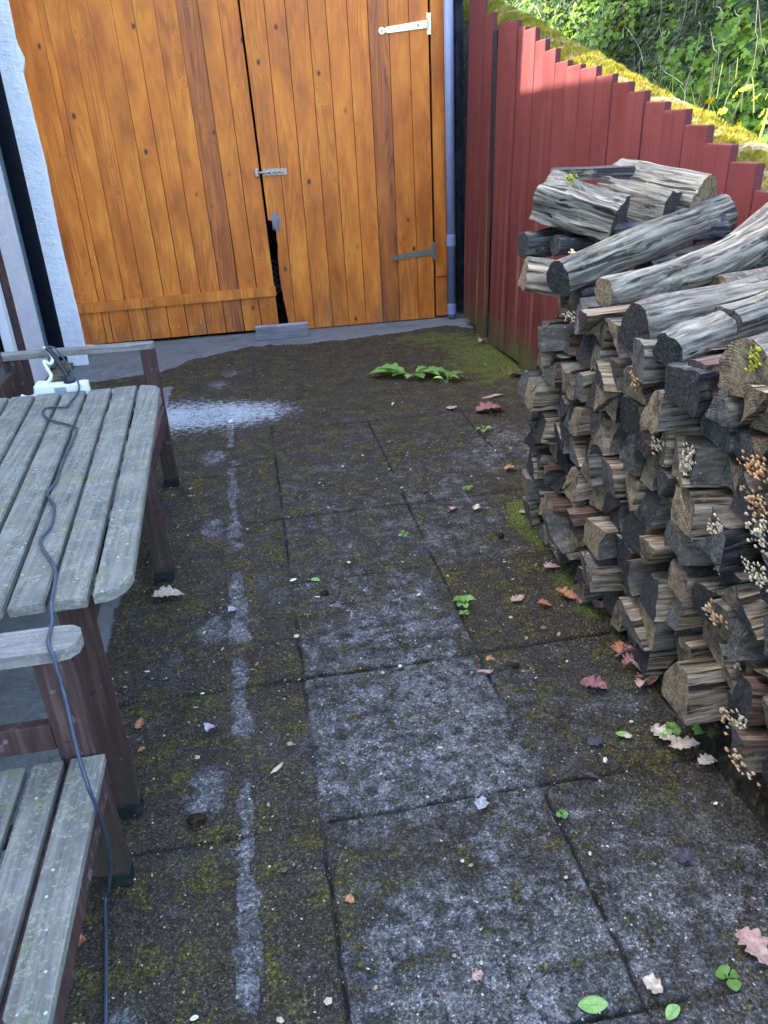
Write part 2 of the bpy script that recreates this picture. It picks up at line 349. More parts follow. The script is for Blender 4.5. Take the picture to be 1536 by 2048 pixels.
def mat_log_side():
    b = NB("split_log_side", .8, .3); rn = b.rnd(); tone = b.attr('tone')
    o = b.vm('ADD', b.obj(), b.comb(b.ma('MULTIPLY', rn, 23), b.ma('MULTIPLY', rn, 47), b.ma('MULTIPLY', rn, 11)))
    wv = b.vm('ADD', o, b.vm('MULTIPLY', b.noise(b.mapv(o, (5, 9, 9)), 1, 2, .5, 0, True), (.0, .028, .028)))
    g = b.noise(b.mapv(wv, (3.5, 75, 75)), 1, 5, .62); g2 = b.noise(b.mapv(wv, (9, 300, 300)), 1, 3, .6); bl = b.noise(o, 10, 5, .65)
    tan = b.ramp(g, [(.34, (.060, .038, .022, 1)), (.47, (.25, .175, .105, 1)), (.66, (.56, .46, .32, 1))])
    red = b.ramp(g, [(.32, (.035, .018, .012, 1)), (.50, (.125, .062, .040, 1)), (.68, (.28, .165, .11, 1))])
    gry = b.ramp(g, [(.33, (.030, .024, .018, 1)), (.47, (.145, .125, .095, 1)), (.70, (.40, .36, .28, 1))])
    drk = b.ramp(g, [(.32, (.008, .008, .010, 1)), (.50, (.035, .032, .034, 1)), (.70, (.13, .12, .12, 1))])
    c = b.mix(b.ss(tone, .22, .30), tan, red); c = b.mix(b.ss(tone, .42, .50), c, gry); c = b.mix(b.ss(tone, .80, .86), c, drk)
    c = b.mix(b.ss(bl, .50, .64, 0, .45), c, b.mix(.45, gry, drk))
    c = b.mix(b.ss(b.noise(b.vm('ADD', o, (3, 8, 2)), 7, 4, .6), .54, .68, 0, .45), c, b.mix(.35, tan, drk))
    c = b.mix(b.ss(g2, .60, .74, 0, .6), c, (.02, .017, .016, 1))
    crk = b.ss(b.noise(b.mapv(wv, (2.6, 50, 50)), 1, 3, .5), .58, .64)
    c = b.mix(b.ma('MULTIPLY', crk, .9), c, (.008, .007, .007, 1))
    mo = b.ss(b.noise(b.vm('ADD', o, (1, 5, 2)), 16, 6, .8), .54, .66, 0, .6)
    c = b.mix(mo, c, (.25, .245, .13, 1))
    c = b.mix(b.ss(b.noise(b.vm('ADD', o, (7, 5, 2)), 13, 4, .7), .70, .76, 0, .9), c, (.42, .42, .03, 1))
    h = b.ma('SUBTRACT', b.ma('ADD', g, b.ma('MULTIPLY', g2, .4)), b.ma('MULTIPLY', crk, .8))
    return b.fin(c, b.ss(g, .3, .7, .62, .85), b.bump(h, .9, .008))
def mat_log_end():
    b = NB("sawn_log_end", .85, .25); rn = b.rnd(); tone = b.attr('tone')
    ob = b.obj(); s3 = b.sep(ob)
    o = b.vm('ADD', ob, b.comb(b.ma('MULTIPLY', rn, 23), b.ma('MULTIPLY', rn, 47), b.ma('MULTIPLY', rn, 11)))
    # growth rings about a pith that sits off the centre of each split piece
    px = b.ma('ADD', s3[1], b.ma('MULTIPLY', b.ma('SUBTRACT', b.ma('FRACT', b.ma('MULTIPLY', rn, 17.3)), .5), .12))
    pz = b.ma('ADD', s3[2], b.ma('ADD', b.ma('MULTIPLY', b.ma('FRACT', b.ma('MULTIPLY', rn, 29.1)), .05), .02))
    d = b.ma('SQRT', b.ma('ADD', b.ma('MULTIPLY', px, px), b.ma('MULTIPLY', pz, pz)))
    n = b.noise(o, 22, 4, .65); ring = b.ma('SINE', b.ma('MULTIPLY', b.ma('ADD', d, b.ma('MULTIPLY', n, .012)), 900))
    ang = b.ma('ARCTAN2', pz, px)
    rad = b.noise(b.comb(b.ma('MULTIPLY', ang, 9), 0, b.ma('MULTIPLY', rn, 50)), 1, 3, .7)
    fine = b.noise(o, 120, 4, .7)
    drk = b.ramp(fine, [(.3, (.010, .010, .011, 1)), (.55, (.045, .043, .040, 1)), (.75, (.14, .13, .11, 1))])
    gry = b.ramp(fine, [(.3, (.040, .038, .034, 1)), (.5, (.11, .105, .09, 1)), (.75, (.24, .23, .19, 1))])
    tan = b.ramp(fine, [(.3, (.09, .062, .034, 1)), (.5, (.24, .175, .10, 1)), (.75, (.42, .33, .20, 1))])
    et = b.ma('FRACT', b.ma('MULTIPLY', rn, 5.7))
    c = b.mix(b.ss(et, .30, .36), drk, gry); c = b.mix(b.ss(et, .52, .58), c, tan)
    c = b.mix(b.ss(n, .48, .6, 0, .6), c, drk)
    c = b.mix(b.ss(ring, .2, 1, 0, .30), c, (.02, .018, .015, 1))
    c = b.mix(b.ss(rad, .57, .64, 0, .9), c, (.006, .006, .006, 1))
    c = b.mix(b.ss(b.noise(b.vm('ADD', o, (2, 2, 9)), 17, 5, .75), .62, .72, 0, .5), c, (.17, .19, .12, 1))
    h = b.ma('SUBTRACT', b.ma('ADD', fine, b.ma('MULTIPLY', ring, .15)), b.ss(rad, .60, .70))
    return b.fin(c, None, b.bump(h, .6, .005))
M['logside'] = mat_log_side(); M['logend'] = mat_log_end()
M['bark'] = mat_plainwood("rough_bark", (.035, .028, .024, 1), (.115, .095, .075, 1), (.26, .23, .185, 1), (14, 55, 55), .9, .35, .2, 1.0)
def mat_fungus():
    b = NB("bracket_fungus", .7, .3); o = b.obj(); t = b.attr('tone')
    c = b.mix(b.ss(t, 0, 1), (.60, .30, .12, 1), (.68, .60, .42, 1)); c = b.mix(b.ss(b.noise(o, 90, 3), .45, .65, 0, .5), c, (.50, .42, .25, 1))
    return b.fin(c, None, b.bump(b.noise(o, 120, 3), .3, .003))
M['fungus'] = mat_fungus()
def leafmat(name, stops, trans=.35, rough=.6, spec=.12):
    b = NB(name, rough, spec); t = b.attr('tone'); o = b.obj()
    c = b.ramp(t, stops); c = b.mix(b.ss(b.noise(o, 60, 3, .6), .4, .65, 0, .35), c, b.mix(.5, c, (.01, .02, .005, 1)))
    b.fin(c)
    tr = b.n('BsdfTranslucent'); b.put(tr.inputs[0], b.mix(.4, c, (.35, .42, .03, 1))); mx = b.n('MixShader'); mx.inputs[0].default_value = trans
    b.L.new(b.p.outputs[0], mx.inputs[1]); b.L.new(tr.outputs[0], mx.inputs[2]); b.L.new(mx.outputs[0], b.N['Material Output'].inputs[0])
    return b.m
M['ivy'] = leafmat("ivy_leaves", [(0, (.005, .018, .010, 1)), (.4, (.010, .036, .014, 1)), (.68, (.022, .066, .016, 1)), (.78, (.055, .135, .014, 1)), (1, (.105, .21, .022, 1))], .25)
M['blade'] = leafmat("iris_blades", [(0, (.22, .30, .05, 1)), (1, (.50, .55, .16, 1))], .3)
M['weed'] = leafmat("fresh_weed_green", [(0, (.13, .27, .05, 1)), (1, (.32, .50, .14, 1))], .3)
M['petal'] = simple("yellow_petal", (.85, .62, .01, 1), .5, 0, .3, 0, .05)
def mat_mossstrand():
    b = NB("golden_moss", .8, .2); t = b.attr('tone'); o = b.obj()
    c = b.ramp(t, [(0, (.10, .095, .015, 1)), (.5, (.34, .29, .035, 1)), (1, (.62, .54, .08, 1))])
    c = b.mix(b.ss(b.noise(o, 5, 4), .46, .62, 0, .7), c, (.20, .21, .03, 1))
    return b.fin(c)
M['mossy'] = mat_mossstrand()
def deadleaf(name, c1, c2):
    b = NB(name, .65, .3); o = b.obj(); n = b.noise(o, 70, 4, .65)
    c = b.mix(b.ss(n, .38, .64), c1, c2); ve = b.ss(b.ma('ABSOLUTE', b.sep(o)[1]), 0, .0018, 1, 0)
    c = b.mix(b.ma('MULTIPLY', ve, .5), c, tuple(x*.55 for x in c1[:3])+(1,))
    return b.fin(c, None, b.bump(n, .3, .002))
M['l_pale'] = deadleaf("pale_dead_leaf", (.60, .50, .38, 1), (.42, .30, .20, 1))
M['l_orange'] = deadleaf("orange_dead_leaf", (.48, .22, .10, 1), (.34, .12, .055, 1))
M['l_red'] = deadleaf("reddish_dead_leaf", (.30, .13, .12, 1), (.17, .065, .07, 1))
M['l_pink'] = deadleaf("pinkish_dead_leaf", (.50, .33, .27, 1), (.33, .19, .15, 1))
M['l_grey'] = deadleaf("grey_dead_leaf", (.42, .40, .42, 1), (.27, .24, .26, 1))
M['l_dark'] = deadleaf("dark_dead_leaf", (.075, .06, .075, 1), (.04, .034, .045, 1))
M['l_green'] = deadleaf("green_fallen_leaf", (.17, .33, .09, 1), (.28, .42, .13, 1))
M['l_white'] = deadleaf("white_petal", (.72, .76, .68, 1), (.60, .64, .55, 1))
def mat_debris():
    b = NB("crumbs", .8, .2); t = b.attr('tone')
    c = b.ramp(t, [(0, (.55, .55, .48, 1)), (.22, (.50, .42, .28, 1)), (.5, (.34, .20, .11, 1)), (.8, (.05, .04, .035, 1)), (1, (.30, .26, .18, 1))]); b.t.nodes[-1]
    return b.fin(c)
M['debris'] = mat_debris()
M['mosslump'] = simple("dark_moss_clod", (.045, .028, .018, 1), .95, 0, .1, 1, .4, 90)

# ------------------------------------------------------------------ ground
def build_ground():
    JX = [.012+.594*k for k in range(-1, 3)]; JY = [.265+.607*k for k in range(0, 9)]
    def axis(lo, hi, st, J):
        a = list(np.arange(lo, hi, st))
        for j in J:
            a = [t for t in a if abs(t-j) > .011]+[j-.010, j-.0045, j, j+.0045, j+.010]
        return np.array(sorted(a))
    xs = axis(-1.9, 2.15, .0135, JX); ys = axis(.35, 7.28, .0135, JY)
    X, Y = np.meshgrid(xs, ys, indexing='ij')
    wx = (vnoise(X*0, Y, 9, 3, 3)-.5)*.012+(vnoise(X, Y, 60, 4, 2)-.5)*.006
    wy = (vnoise(X, Y*0, 9, 5, 3)-.5)*.012+(vnoise(X, Y, 60, 6, 2)-.5)*.006
    J = np.zeros_like(X)
    big = vnoise(X, Y, 1.3, 11, 3)
    for n, j in enumerate(JX):
        d = np.abs(X-j); s = 1-sstep(d, .002, .008)
        s *= {0: .0, 1: 1, 2: 1, 3: .8}[n]*sstep(vnoise(X, Y, 4, 20+n, 3), .3, .5)*.75+.25
        J = np.maximum(J, s*(Y < 4.6)*(X > -.60))
    for n, j in enumerate(JY):
        d = np.abs(Y-j); s = 1-sstep(d, .002, .009)
        vis = np.ones_like(X)*{1: 1, 2: 1, 3: 1, 4: .85, 5: .55, 6: .7}.get(n, .3)
        vis = np.where((X < .0), vis*.55, vis); vis = np.where(X > .61, vis*.85, vis)
        s *= vis*(.35+.65*sstep(vnoise(X, Y, 5, 40+n, 3), .28, .46)); J = np.maximum(J, s*(X < 1.9)*(Y < 4.6)*(X > -.60))
    kx = np.floor((X-.012)/.594).astype(int); ky = np.floor((Y-.265)/.607).astype(int)
    tilt = np.sin(kx*12.9+ky*78.2)*.0025
    Z = tilt*1.0+(vnoise(X, Y, 2.1, 1, 3)-.5)*.012+(vnoise(X, Y, 38, 2, 3)-.5)*.0045-J*.011
    # bare patches (whole slabs scrubbed by weather, drip line under the eaves, round drip marks)
    B = np.zeros_like(X)+.16
    tab = {(0, 2): .52, (0, 3): .42, (0, 1): .44, (-1, 1): .12, (-1, 0): .16, (1, 1): .34, (1, 2): .28, (1, 3): .02, (0, 4): .30, (1, 4): .40, (-1, 2): .12, (-1, 3): .16, (0, 5): .25, (1, 5): .32, (0, 0): .5, (1, 0): .4}
    for (i, j), v in tab.items():
        m = (kx == i) & (ky == j); B = np.where(m, v, B)
    def soft(cx, cy, rx, ry, a): return a*np.exp(-(((X-cx)/rx)**2+((Y-cy)/ry)**2))
    B += soft(.40, .98, .30, .18, .55)+soft(.36, 1.70, .30, .27, .42)+soft(.32, 2.3, .22, .22, .18)+soft(.95, 1.1, .25, .25, .15)+soft(1.30, 3.95, .3, .25, .5)-soft(.15, 1.33, .2, .10, .25)-soft(-.4, 1.3, .5, 1, .10)
    B = B*(1-sstep(Y, 4.2, 5.0))
    W = .024+.034*(vnoise(X*0, Y, 4.5, 60, 2)-.5)*2*.8-.005
    cx = -.180-.018*(Y-1.5)*(Y > 1.5)+.010*(vnoise(X*0, Y, 3, 61, 2)-.5)
    gap = .12+.88*sstep(vnoise(X*0+3, Y, 5.2, 62, 2), .30, .42)
    dr = (1-sstep(np.abs(X-cx)+(vnoise(X, Y, 30, 63, 3)-.5)*.03, W*.6, W*1.35))*gap*(1-.35*sstep(Y, 2.4, 4.6))*(1-sstep(Y, 4.7, 5.4))
    for bx, by, br in ((-.292, 2.443, .045), (-.288, 1.66, .052), (-.313, 3.292, .05), (-.336, 4.188, .07), (-.336, 5.645, .06), (-.25, 5.9, .05), (-.44, 1.02, .04), (.30, 1.0, .08)):
        dr = np.maximum(dr, np.exp(-(((X-bx)/br)**2+((Y-by)/(br*1.6))**2)**1.2)*.8)
    B = np.maximum(B, dr*1.9)
    # concrete apron in front of the doors and along the house
    ex = np.interp(X, [-1.9, -1.3, -1.08, -.80, -.66, -.57, -.1, .42, .95, 1.35, 1.70, 1.9], [5.9, 6.05, 6.10, 6.16, 6.28, 6.45, 6.74, 6.63, 6.70, 6.78, 6.86, 6.6])
    C = sstep(Y-ex+(vnoise(X, Y, 8, 70, 3)-.5)*.10, -.05, .05)
    C = np.maximum(C, sstep(-X, .60, .72)*(.9)*(Y < 5.7))
    Gm = .72*(soft(1.75, 5.7, .55, 1.2, 1.0)+soft(1.2, 6.5, .5, .35, .7)+soft(1.12, 3.0, .13, .25, 1.3)+soft(1.08, 2.5, .12, .7, .75)+soft(.75, 3.9, .25, .14, .55)+soft(1.1, 2.3, .3, .25, .35)+soft(.95, 1.5, .25, .12, .30)+soft(.65, 2.35, .16, .3, .35)+soft(1.4, 5.3, .7, .6, .25))
    Sband = np.exp(-(((X+.42)/.66)**2)**2-((Y-4.97-(X+.4)*-.12)/(.40-.18*np.clip(X+.5, 0, 1)))**2)*1.0  # reflected-sun band, painted into the paving colour
    Z += np.where(C > .5, .004, 0)+.006*sstep(Gm, .4, 1)
    nx, ny = X.shape
    V = np.stack([X+np.where(J > .01, wx, wx*.3), Y+np.where(J > .01, wy, wy*.3), Z], -1).reshape(-1, 3)
    idx = np.arange(nx*ny).reshape(nx, ny)
    F = np.stack([idx[:-1, :-1], idx[1:, :-1], idx[1:, 1:], idx[:-1, 1:]], -1).reshape(-1, 4)
    me = bpy.data.meshes.new('paving'); me.vertices.add(len(V)); me.vertices.foreach_set('co', V.ravel())
    me.loops.add(F.size); me.loops.foreach_set('vertex_index', F.ravel()); me.polygons.add(len(F))
    me.polygons.foreach_set('loop_start', np.arange(0, F.size, 4)); me.polygons.foreach_set('loop_total', np.full(len(F), 4))
    me.polygons.foreach_set('use_smooth', np.ones(len(F), bool)); me.update(calc_edges=True)
    for k, a in (('bare', B), ('conc', C), ('green', Gm), ('joint', J), ('sunpatch', Sband)):
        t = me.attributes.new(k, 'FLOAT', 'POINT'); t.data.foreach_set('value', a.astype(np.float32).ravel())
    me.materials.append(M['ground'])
    o = bpy.data.objects.new('paving', me); col.objects.link(o); tag(o, kind='structure')
    g = MB(); g.add([(-80, -80, -.06), (80, -80, -.06), (80, 80, -.06), (-80, 80, -.06)], [[0, 1, 2, 3]])
    tag(g.build('ground', M['soil']), kind='structure')
    g = MB(); g.box((-1.9, -4, -.05), (2.15, .352, .0)); tag(g.build('path', M['ground']), kind='structure')
build_ground()

# ------------------------------------------------------------------ house, pier, shed
def build_buildings():
    h = empty('house', (-1.64, 2, 0), "white rendered house wall with a dark glazed patio door, left of the wooden garage doors", "house")
    def rel(mb, name, mat, **k): 
        mb.v = [(a[0]+1.64, a[1]-2, a[2]) for a in mb.v]; return mb.build(name, mat, h, **k)
    wl = MB()
    wl.box((-1.90, -4.5, 0), (-1.64, 4.6, 4.75)); wl.box((-1.90, 5.72, .0), (-1.64, 6.36, 4.75), bev=.004)
    wl.box((-1.90, 4.6, 2.35), (-1.64, 5.72, 4.75)); wl.box((-1.90, 6.66, 0), (-1.59, 7.245, 4.79)); wl.box((-1.90, 6.36, 2.75), (-1.66, 6.55, 4.75)); wl.box((-1.90, 6.36, 0), (-1.70, 6.60, .06))
    rel(wl, 'wall', M['render'])
    # pier that closes the corner between house and shed, with a hand-trowelled, slightly wavy edge
    pv = []; pf = []; n = 110
    for i in range(n+1):
        z = .012+4.78*i/n
        e = .006*math.sin(z*5.1)+.010*(mnoise.noise(Vector((0, 0, z*3.1))))+.004*mnoise.noise(Vector((3, 0, z*17)))
        k = .030*max(0, 1-abs(z-2.18)/.09) if z > 2.12 else 0
        pv += [(-1.545, 6.565, z), (-1.45, 6.560+e*.5, z), (-1.400+e, 6.560, z), (-1.388+e+k, 6.572, z), (-1.535+e+k, 7.24, z), (-1.58, 7.24, z)]
    for i in range(n):
        for k in range(6): pf.append([i*6+k, i*6+(k+1) % 6, i*6+6+(k+1) % 6, i*6+6+k])
    pf += [list(range(6))[::-1], list(range(n*6, n*6+6))]
    pm = MB(); pm.add(pv, pf); rel(pm, 'pier', M['render'], smooth=False)
    gl = MB(); gl.box((-1.80, 6.47, .07), (-1.72, 6.60, 2.74)); rel(gl, 'glass_pane', M['glass'])
    gl = MB(); gl.box((-1.72, 6.60, .06), (-1.535, 6.63, 4.6)); rel(gl, 'black_seal', M['glass'])
    fr = MB(); fr.box((-1.70, 6.362, .07), (-1.632, 6.40, 2.74), bev=.004); fr.box((-1.68, 6.41, .07), (-1.640, 6.47, 2.74), bev=.003); fr.box((-1.70, 6.48, .07), (-1.655, 6.52, 2.74), bev=.003)
    fr.box((-1.70, 6.362, .062), (-1.60, 6.546, .10), bev=.004)
    rel(fr, 'window_frame', M['teal'])
    bf = MB(); bf.box((-1.70, 5.62, .02), (-1.60, 5.715, 2.34), bev=.004); bf.box((-1.70, 4.61, 2.26), (-1.62, 5.61, 2.34)); rel(bf, 'door_frame', M['brownframe'])
    dp = MB(); dp.box((-1.72, 4.62, .03), (-1.70, 5.62, 2.25)); rel(dp, 'door_glass', M['glass'])
    wp = MB(); wp.box((-1.685, 5.52, .03), (-1.625, 5.61, 2.25), bev=.004); wp.box((-1.685, 4.62, .03), (-1.63, 5.51, .16), bev=.004); rel(wp, 'door_stile', M['plastic'])
    sl = MB(); sl.box((-1.62, 4.6, 0.0), (-1.50, 6.54, .05), bev=.006); rel(sl, 'sill', M['coping'])
    rf = MB(); rf.prism([(-1.40, 4.78), (-1.40, 4.85), (-5.6, 7.2), (-9.5, 4.85), (-9.5, 4.75), (-5.6, 7.0), (-1.9, 4.76)], -4.8, 7.24, 1); rel(rf, 'roof', M['roof'])  # unseen eaves, height set to throw the shade edge across the fence
    gb = MB(); gb.box((-9.2, -4.5, 0), (-1.9, -4.3, 4.75)); gb.box((-9.2, -4.3, 0), (-9.0, 7.0, 4.75)); rel(gb, 'rear_wall', M['render'])
    # shed / garage range at the end of the yard
    s = empty('garage', (0.1, 7.3, 0), "garage building behind the orange pine doors, dark boarded at its right corner", "garage")
    def rs(mb, name, mat, **k):
        mb.v = [(a[0]-.1, a[1]-7.3, a[2]) for a in mb.v]; return mb.build(name, mat, s, **k)
    fw = MB(); fw.box((-1.60, 7.26, 2.95), (1.70, 7.45, 5.65)); fw.box((-1.90, 7.25, 0), (-1.60, 7.45, 2.95)); fw.box((-1.6, 7.45, 0), (-1.5, 11.5, 5.65)); fw.box((-1.6, 11.5, 0), (1.95, 11.7, 5.65)); fw.box((1.80, 7.46, 0), (1.94, 11.5, 5.65))  # unseen upper walls and roof raised to shade the far fence boards
    rs(fw, 'wall', M['render'])
    dw = MB()
    x = 1.70
    while x < 1.92:
        ww = .055+.03*random.random(); dw.box((x, 7.25+.008*random.random(), .02), (x+ww, 7.43, 5.6), t=random.random(), bev=.003); x += ww+.004
    rs(dw, 'side_boarding', M['darkwall'])
    inn = MB(); inn.box((-1.49, 8.6, 0), (1.79, 8.7, 3.2)); rs(inn, 'dark_backing', M['dark'])  # near-black sheet standing in for the unlit room behind the doors
    jk = MB()  # coiled hose / clutter seen through the rotten gap
    for k in range(5): jk.tube([(.16+.10*math.cos(a), 7.34+.03*k/5, .36+k*.05+.05*math.sin(a)) for a in np.linspace(0, 6.2, 20)], .008, 6)
    rs(jk, 'hose', M['cord'])
    rfm = MB(); rfm.prism([(-1.62, 5.66), (2.0, 5.66), (.2, 6.9)], 7.2, 11.9, 1); rs(rfm, 'roof', M['roof'])  # unseen garage roof, raised to shade the far fence boards
build_buildings()

# ------------------------------------------------------------------ wooden doors
def hinge(door, x0, x1, z0, z1, y, mat, org):
    L = math.hypot(x1-x0, z1-z0); a = math.atan2(z1-z0, x1-x0); ca, sa = math.cos(a), math.sin(a)
    # tapering strap with a round tip, pointing from plate (x1) to tip (x0)
    w0, w1 = .033, .024; out = []
    for t in np.linspace(0, math.pi, 9): out.append((-.0+.030*(-math.sin(t))+.012, .030*math.cos(t)))
    prof = [(.028, .030)]; prof = []
    for t in np.linspace(-.7, 2*math.pi+.7-2*math.pi+2*math.pi, 2): pass
    tip = [( .0+.026*math.cos(t), .026*math.sin(t)) for t in np.linspace(R(40), R(320), 13)]
    prof = tip+[(.030, -.013), (.045, -.022), (L, -w0*.85), (L, w0*.85), (.045, .022), (.030, .013)]
    P = [(x0+u*ca-v*sa-org[0], z0+u*sa+v*ca-org[2]) for u, v in prof]
    m = MB(); m.prism(P, y-.004-org[1], y-org[1], 1)
    m.box((x1-.010-org[0], y-.006-org[1], z1-.075-org[2]), (x1+.026-org[0], y-.001-org[1], z1+.075-org[2]), bev=.001)
    m.tube([(x1-.002-org[0], y-.010-org[1], z1-.04-org[2]), (x1-.002-org[0], y-.010-org[1], z1+.04-org[2])], .007, 8)
    o = m.build('hinge', mat, door)
    sc_ = MB()
    for u in (.0, .14, .30):
        X, Z = x0+u*ca-org[0], z0+u*sa-org[2]
        sc_.tube([(X, y-.007-org[1], Z), (X, y-.003-org[1], Z)], .008 if u < .2 else .011, 10)
    sc_.build('screw', M['screw'], o)
def build_doors():
    ztop = 2.92
    # left leaf
    org = (-.65, 7.22, 0)
    d = empty('garage_door', org, "left orange pine garage door with a cross rail near the bottom", "door", "pair of orange pine garage doors")
    xs = [-1.60, -1.331, -1.272, -1.104, -.947, -.772, -.614, -.45, -.28, -.114, .044, .212]
    m = MB()
    for i in range(len(xs)-1):
        g = .0024+.0014*random.random(); t = random.random()*.88
        if i == 8: t = .96
        xa, xb = xs[i]+g, xs[i+1]-g-(.008 if i == len(xs)-2 else 0); lean = -.060*((i+1)/len(xs)); yo = .003*random.random()
        sh = Matrix.Shear('XY', 4, (0, 0)); 
        # top is shifted slightly left: the leaf has sagged
        mm = Matrix(((1, 0, lean/ztop, 0), (0, 1, 0, 0), (0, 0, 1, 0), (0, 0, 0, 1)))
        m.box((xa-org[0], -.001+yo, .030), (xb-org[0], .028+yo, ztop), t=t, mat=mm, bev=.0035)
    m.build('plank_panel', M['door'], d)
    r = MB(); r.beam((-1.60-org[0], -.012, .345), (.207-org[0], -.012, .363), .022, .082, (0, 1, 0), .004, t=.33); 
    # beam frame: width along y, height z
    r.v = []; r.f = []; r.mi = []; r.t = []
    r.prism([(-1.60-org[0], .306), (.205-org[0], .325), (.205-org[0], .407), (-1.60-org[0], .388)], -.026, -.003, 1, 0, .33)
    o = r.build('cross_rail', M['door'], d)
    bb = MB(); bb.box((-1.60-org[0], .031, 0.1), (.16-org[0], .05, .35)); bb.box((-1.60-org[0], .031, 1.3), (.16-org[0], .05, 1.5)); bb.box((-1.6-org[0], .031, 2.4), (.16-org[0], .05, 2.6)); bb.build('inner_ledge', M['dark'], d)
    # right leaf
    org = (.95, 7.18, 0)
    d = empty('garage_door', org, "right orange pine garage door with two strap hinges and a rotted lower left corner", "door", "pair of orange pine garage doors")
    xt = [.165, .350, .509, .685, .826, .993, 1.157, 1.322, 1.488, 1.648]; xb_ = [.222, .350, .524, .689, .841, .999, 1.158, 1.318, 1.499, 1.652]
    m = MB(); tones = [.11, .42, .23, .67, .975, .31, .955, .52, .74]
    tones[4] = .86
    for i in range(9):
        t = tones[i]
        y0, y1 = -.010+.003*random.random(), .027
        g = .0022
        def xl(z): return xb_[i]+(xt[i]-xb_[i])*z/2.55+g
        def xr(z): return xb_[i+1]+(xt[i+1]-xb_[i+1])*z/2.55-g
        zb = .012
        if i == 0:
            # rotted away on its left edge below 0.96 m
            left = [(xl(ztop), ztop), (xl(1.0), 1.0), (xl(.965)+.0, .965), (.238, .958), (.249, .935), (.247, .915), (.258, .90), (.262, .86), (.259, .80), (.263, .75), (.255, .69), (.252, .63), (.254, .57), (.249, .52), (.255, .46), (.253, .40), (.262, .33), (.264, .28), (.275, .20), (.277, .16), (.286, .10), (.283, .06), (.289, zb)]
            poly = [(x-org[0], z) for x, z in left]+[(xr(zb)-org[0], zb), (xr(ztop)-org[0], ztop)]
            m.prism(poly, y0, y1, 1, 0, t)
            # notch ledge under the bolt
        else:
            m.prism([(xl(zb)-org[0]+.002, zb), (xr(zb)-org[0]-.002, zb), (xr(ztop)-org[0]-.002, ztop), (xl(ztop)-org[0]+.002, ztop)], y0+.0, y1, 1, 0, t)
            for (xf, s_) in ((xl, 1), (xr, -1)):  # soft arris along each groove
                m.prism([(xf(zb)-org[0]-0*s_, zb+.001), (xf(zb)-org[0]+.0021*s_, zb+.001), (xf(ztop)-org[0]+.0021*s_, ztop-.001), (xf(ztop)-org[0], ztop-.001)], y0+.004, y1-.001, 1, 0, t)
    m.build('plank_panel', M['door'], d)
    bb = MB(); bb.box((.32-org[0], .030, 0.1), (1.64-org[0], .05, .35)); bb.box((.32-org[0], .03, 1.3), (1.64-org[0], .05, 1.5)); bb.box((.32-org[0], .03, 2.4), (1.64-org[0], .05, 2.6)); bb.build('inner_ledge', M['dark'], d)
    hinge(d, 1.262, 1.640, 2.322, 2.358, 7.166, M['zinc'], org); hinge(d, 1.283, 1.642, .573, .606, 7.166, M['zincold'], org)
    # sliding bolt
    b = MB(); b.box((.205-org[0], -.016, 1.315), (.400-org[0], -.0105, 1.365), bev=.001); o = b.build('bolt', M['bolt'], d)
    b = MB(); b.tube([(.170-org[0], -.027, 1.342), (.375-org[0], -.027, 1.344)], .0085, 10)
    for x in (.225, .27, .315, .36): b.box((x-.008-org[0], -.038, 1.322), (x+.008-org[0], -.016, 1.360), bev=.003)
    b.box((.30-org[0], -.046, 1.335), (.312-org[0], -.03, 1.35), bev=.003); b.build('bolt_bar', M['bolt'], o)
    b = MB(); b.box((.135-org[0], .006, 1.31), (.165-org[0], .0385, 1.372), bev=.003); b.build('keep', M['bolt'], o)
    # splintered bare wood around the rot
    b = MB()
    for k in range(9):
        x = .232+.010*k*.8; z1 = .99+random.random()*.05; z0 = .895-random.random()*.035
        b.prism([(x-org[0], z1), (x+.008-org[0], z1), (x+.007-org[0], z0+.02), (x+.004-org[0], z0)], -.016-.003*random.random(), -.002, 1, 0, random.random())
    b.build('bare_splinters', M['driftwood'], d)
    # fixed jamb board right of the doors
    org = (1.71, 7.19, 0)
    j = empty('door_jamb', org, "narrow orange jamb board between the hinges and the drainpipe", "door jamb")
    m = MB(); m.box((1.667-org[0], -.008, .02), (1.775-org[0], .03, 2.92), t=.37, bev=.004); m.build('board', M['door'], j)
    m = MB(); m.box((1.668-org[0], -.028, .385), (1.835-org[0], -.010, .475), t=.61, bev=.003); m.build('rail_end', M['door'], j)
build_doors()
# grey offcut leaning at the foot of the doors
m = MB(); m.box((-.235, -.020, 0.0), (.225, .022, .125), bev=.006, t=.2)
o = m.build('wood_offcut', M['driftwood'], None, loc=(.218, 6.90, .012)); o.rotation_euler = (R(14), 0, R(-1)); tag(o, "weathered grey wood offcut lying at the foot of the meeting doors", "wood block")
# drainpipe
dp = empty('drainpipe', (1.79, 7.08, 0), "lilac grey drainpipe running down between the doors and the red fence", "drainpipe")
m = MB(); m.tube([(0, 0, .02), (0, 0, 3.4)], .038, 24, cap=True); m.build('pipe', M['pipe'], dp, smooth=True)
for z in (.65, .05): m = MB(); m.tube([(0, 0, z), (0, 0, z+.010), (0, 0, z+.012), (0, 0, z+.09), (0, 0, z+.10)], .0, 24, rad=[.039, .043, .0415, .0415, .039]); m.build('collar', M['pipe'], dp, smooth=False)


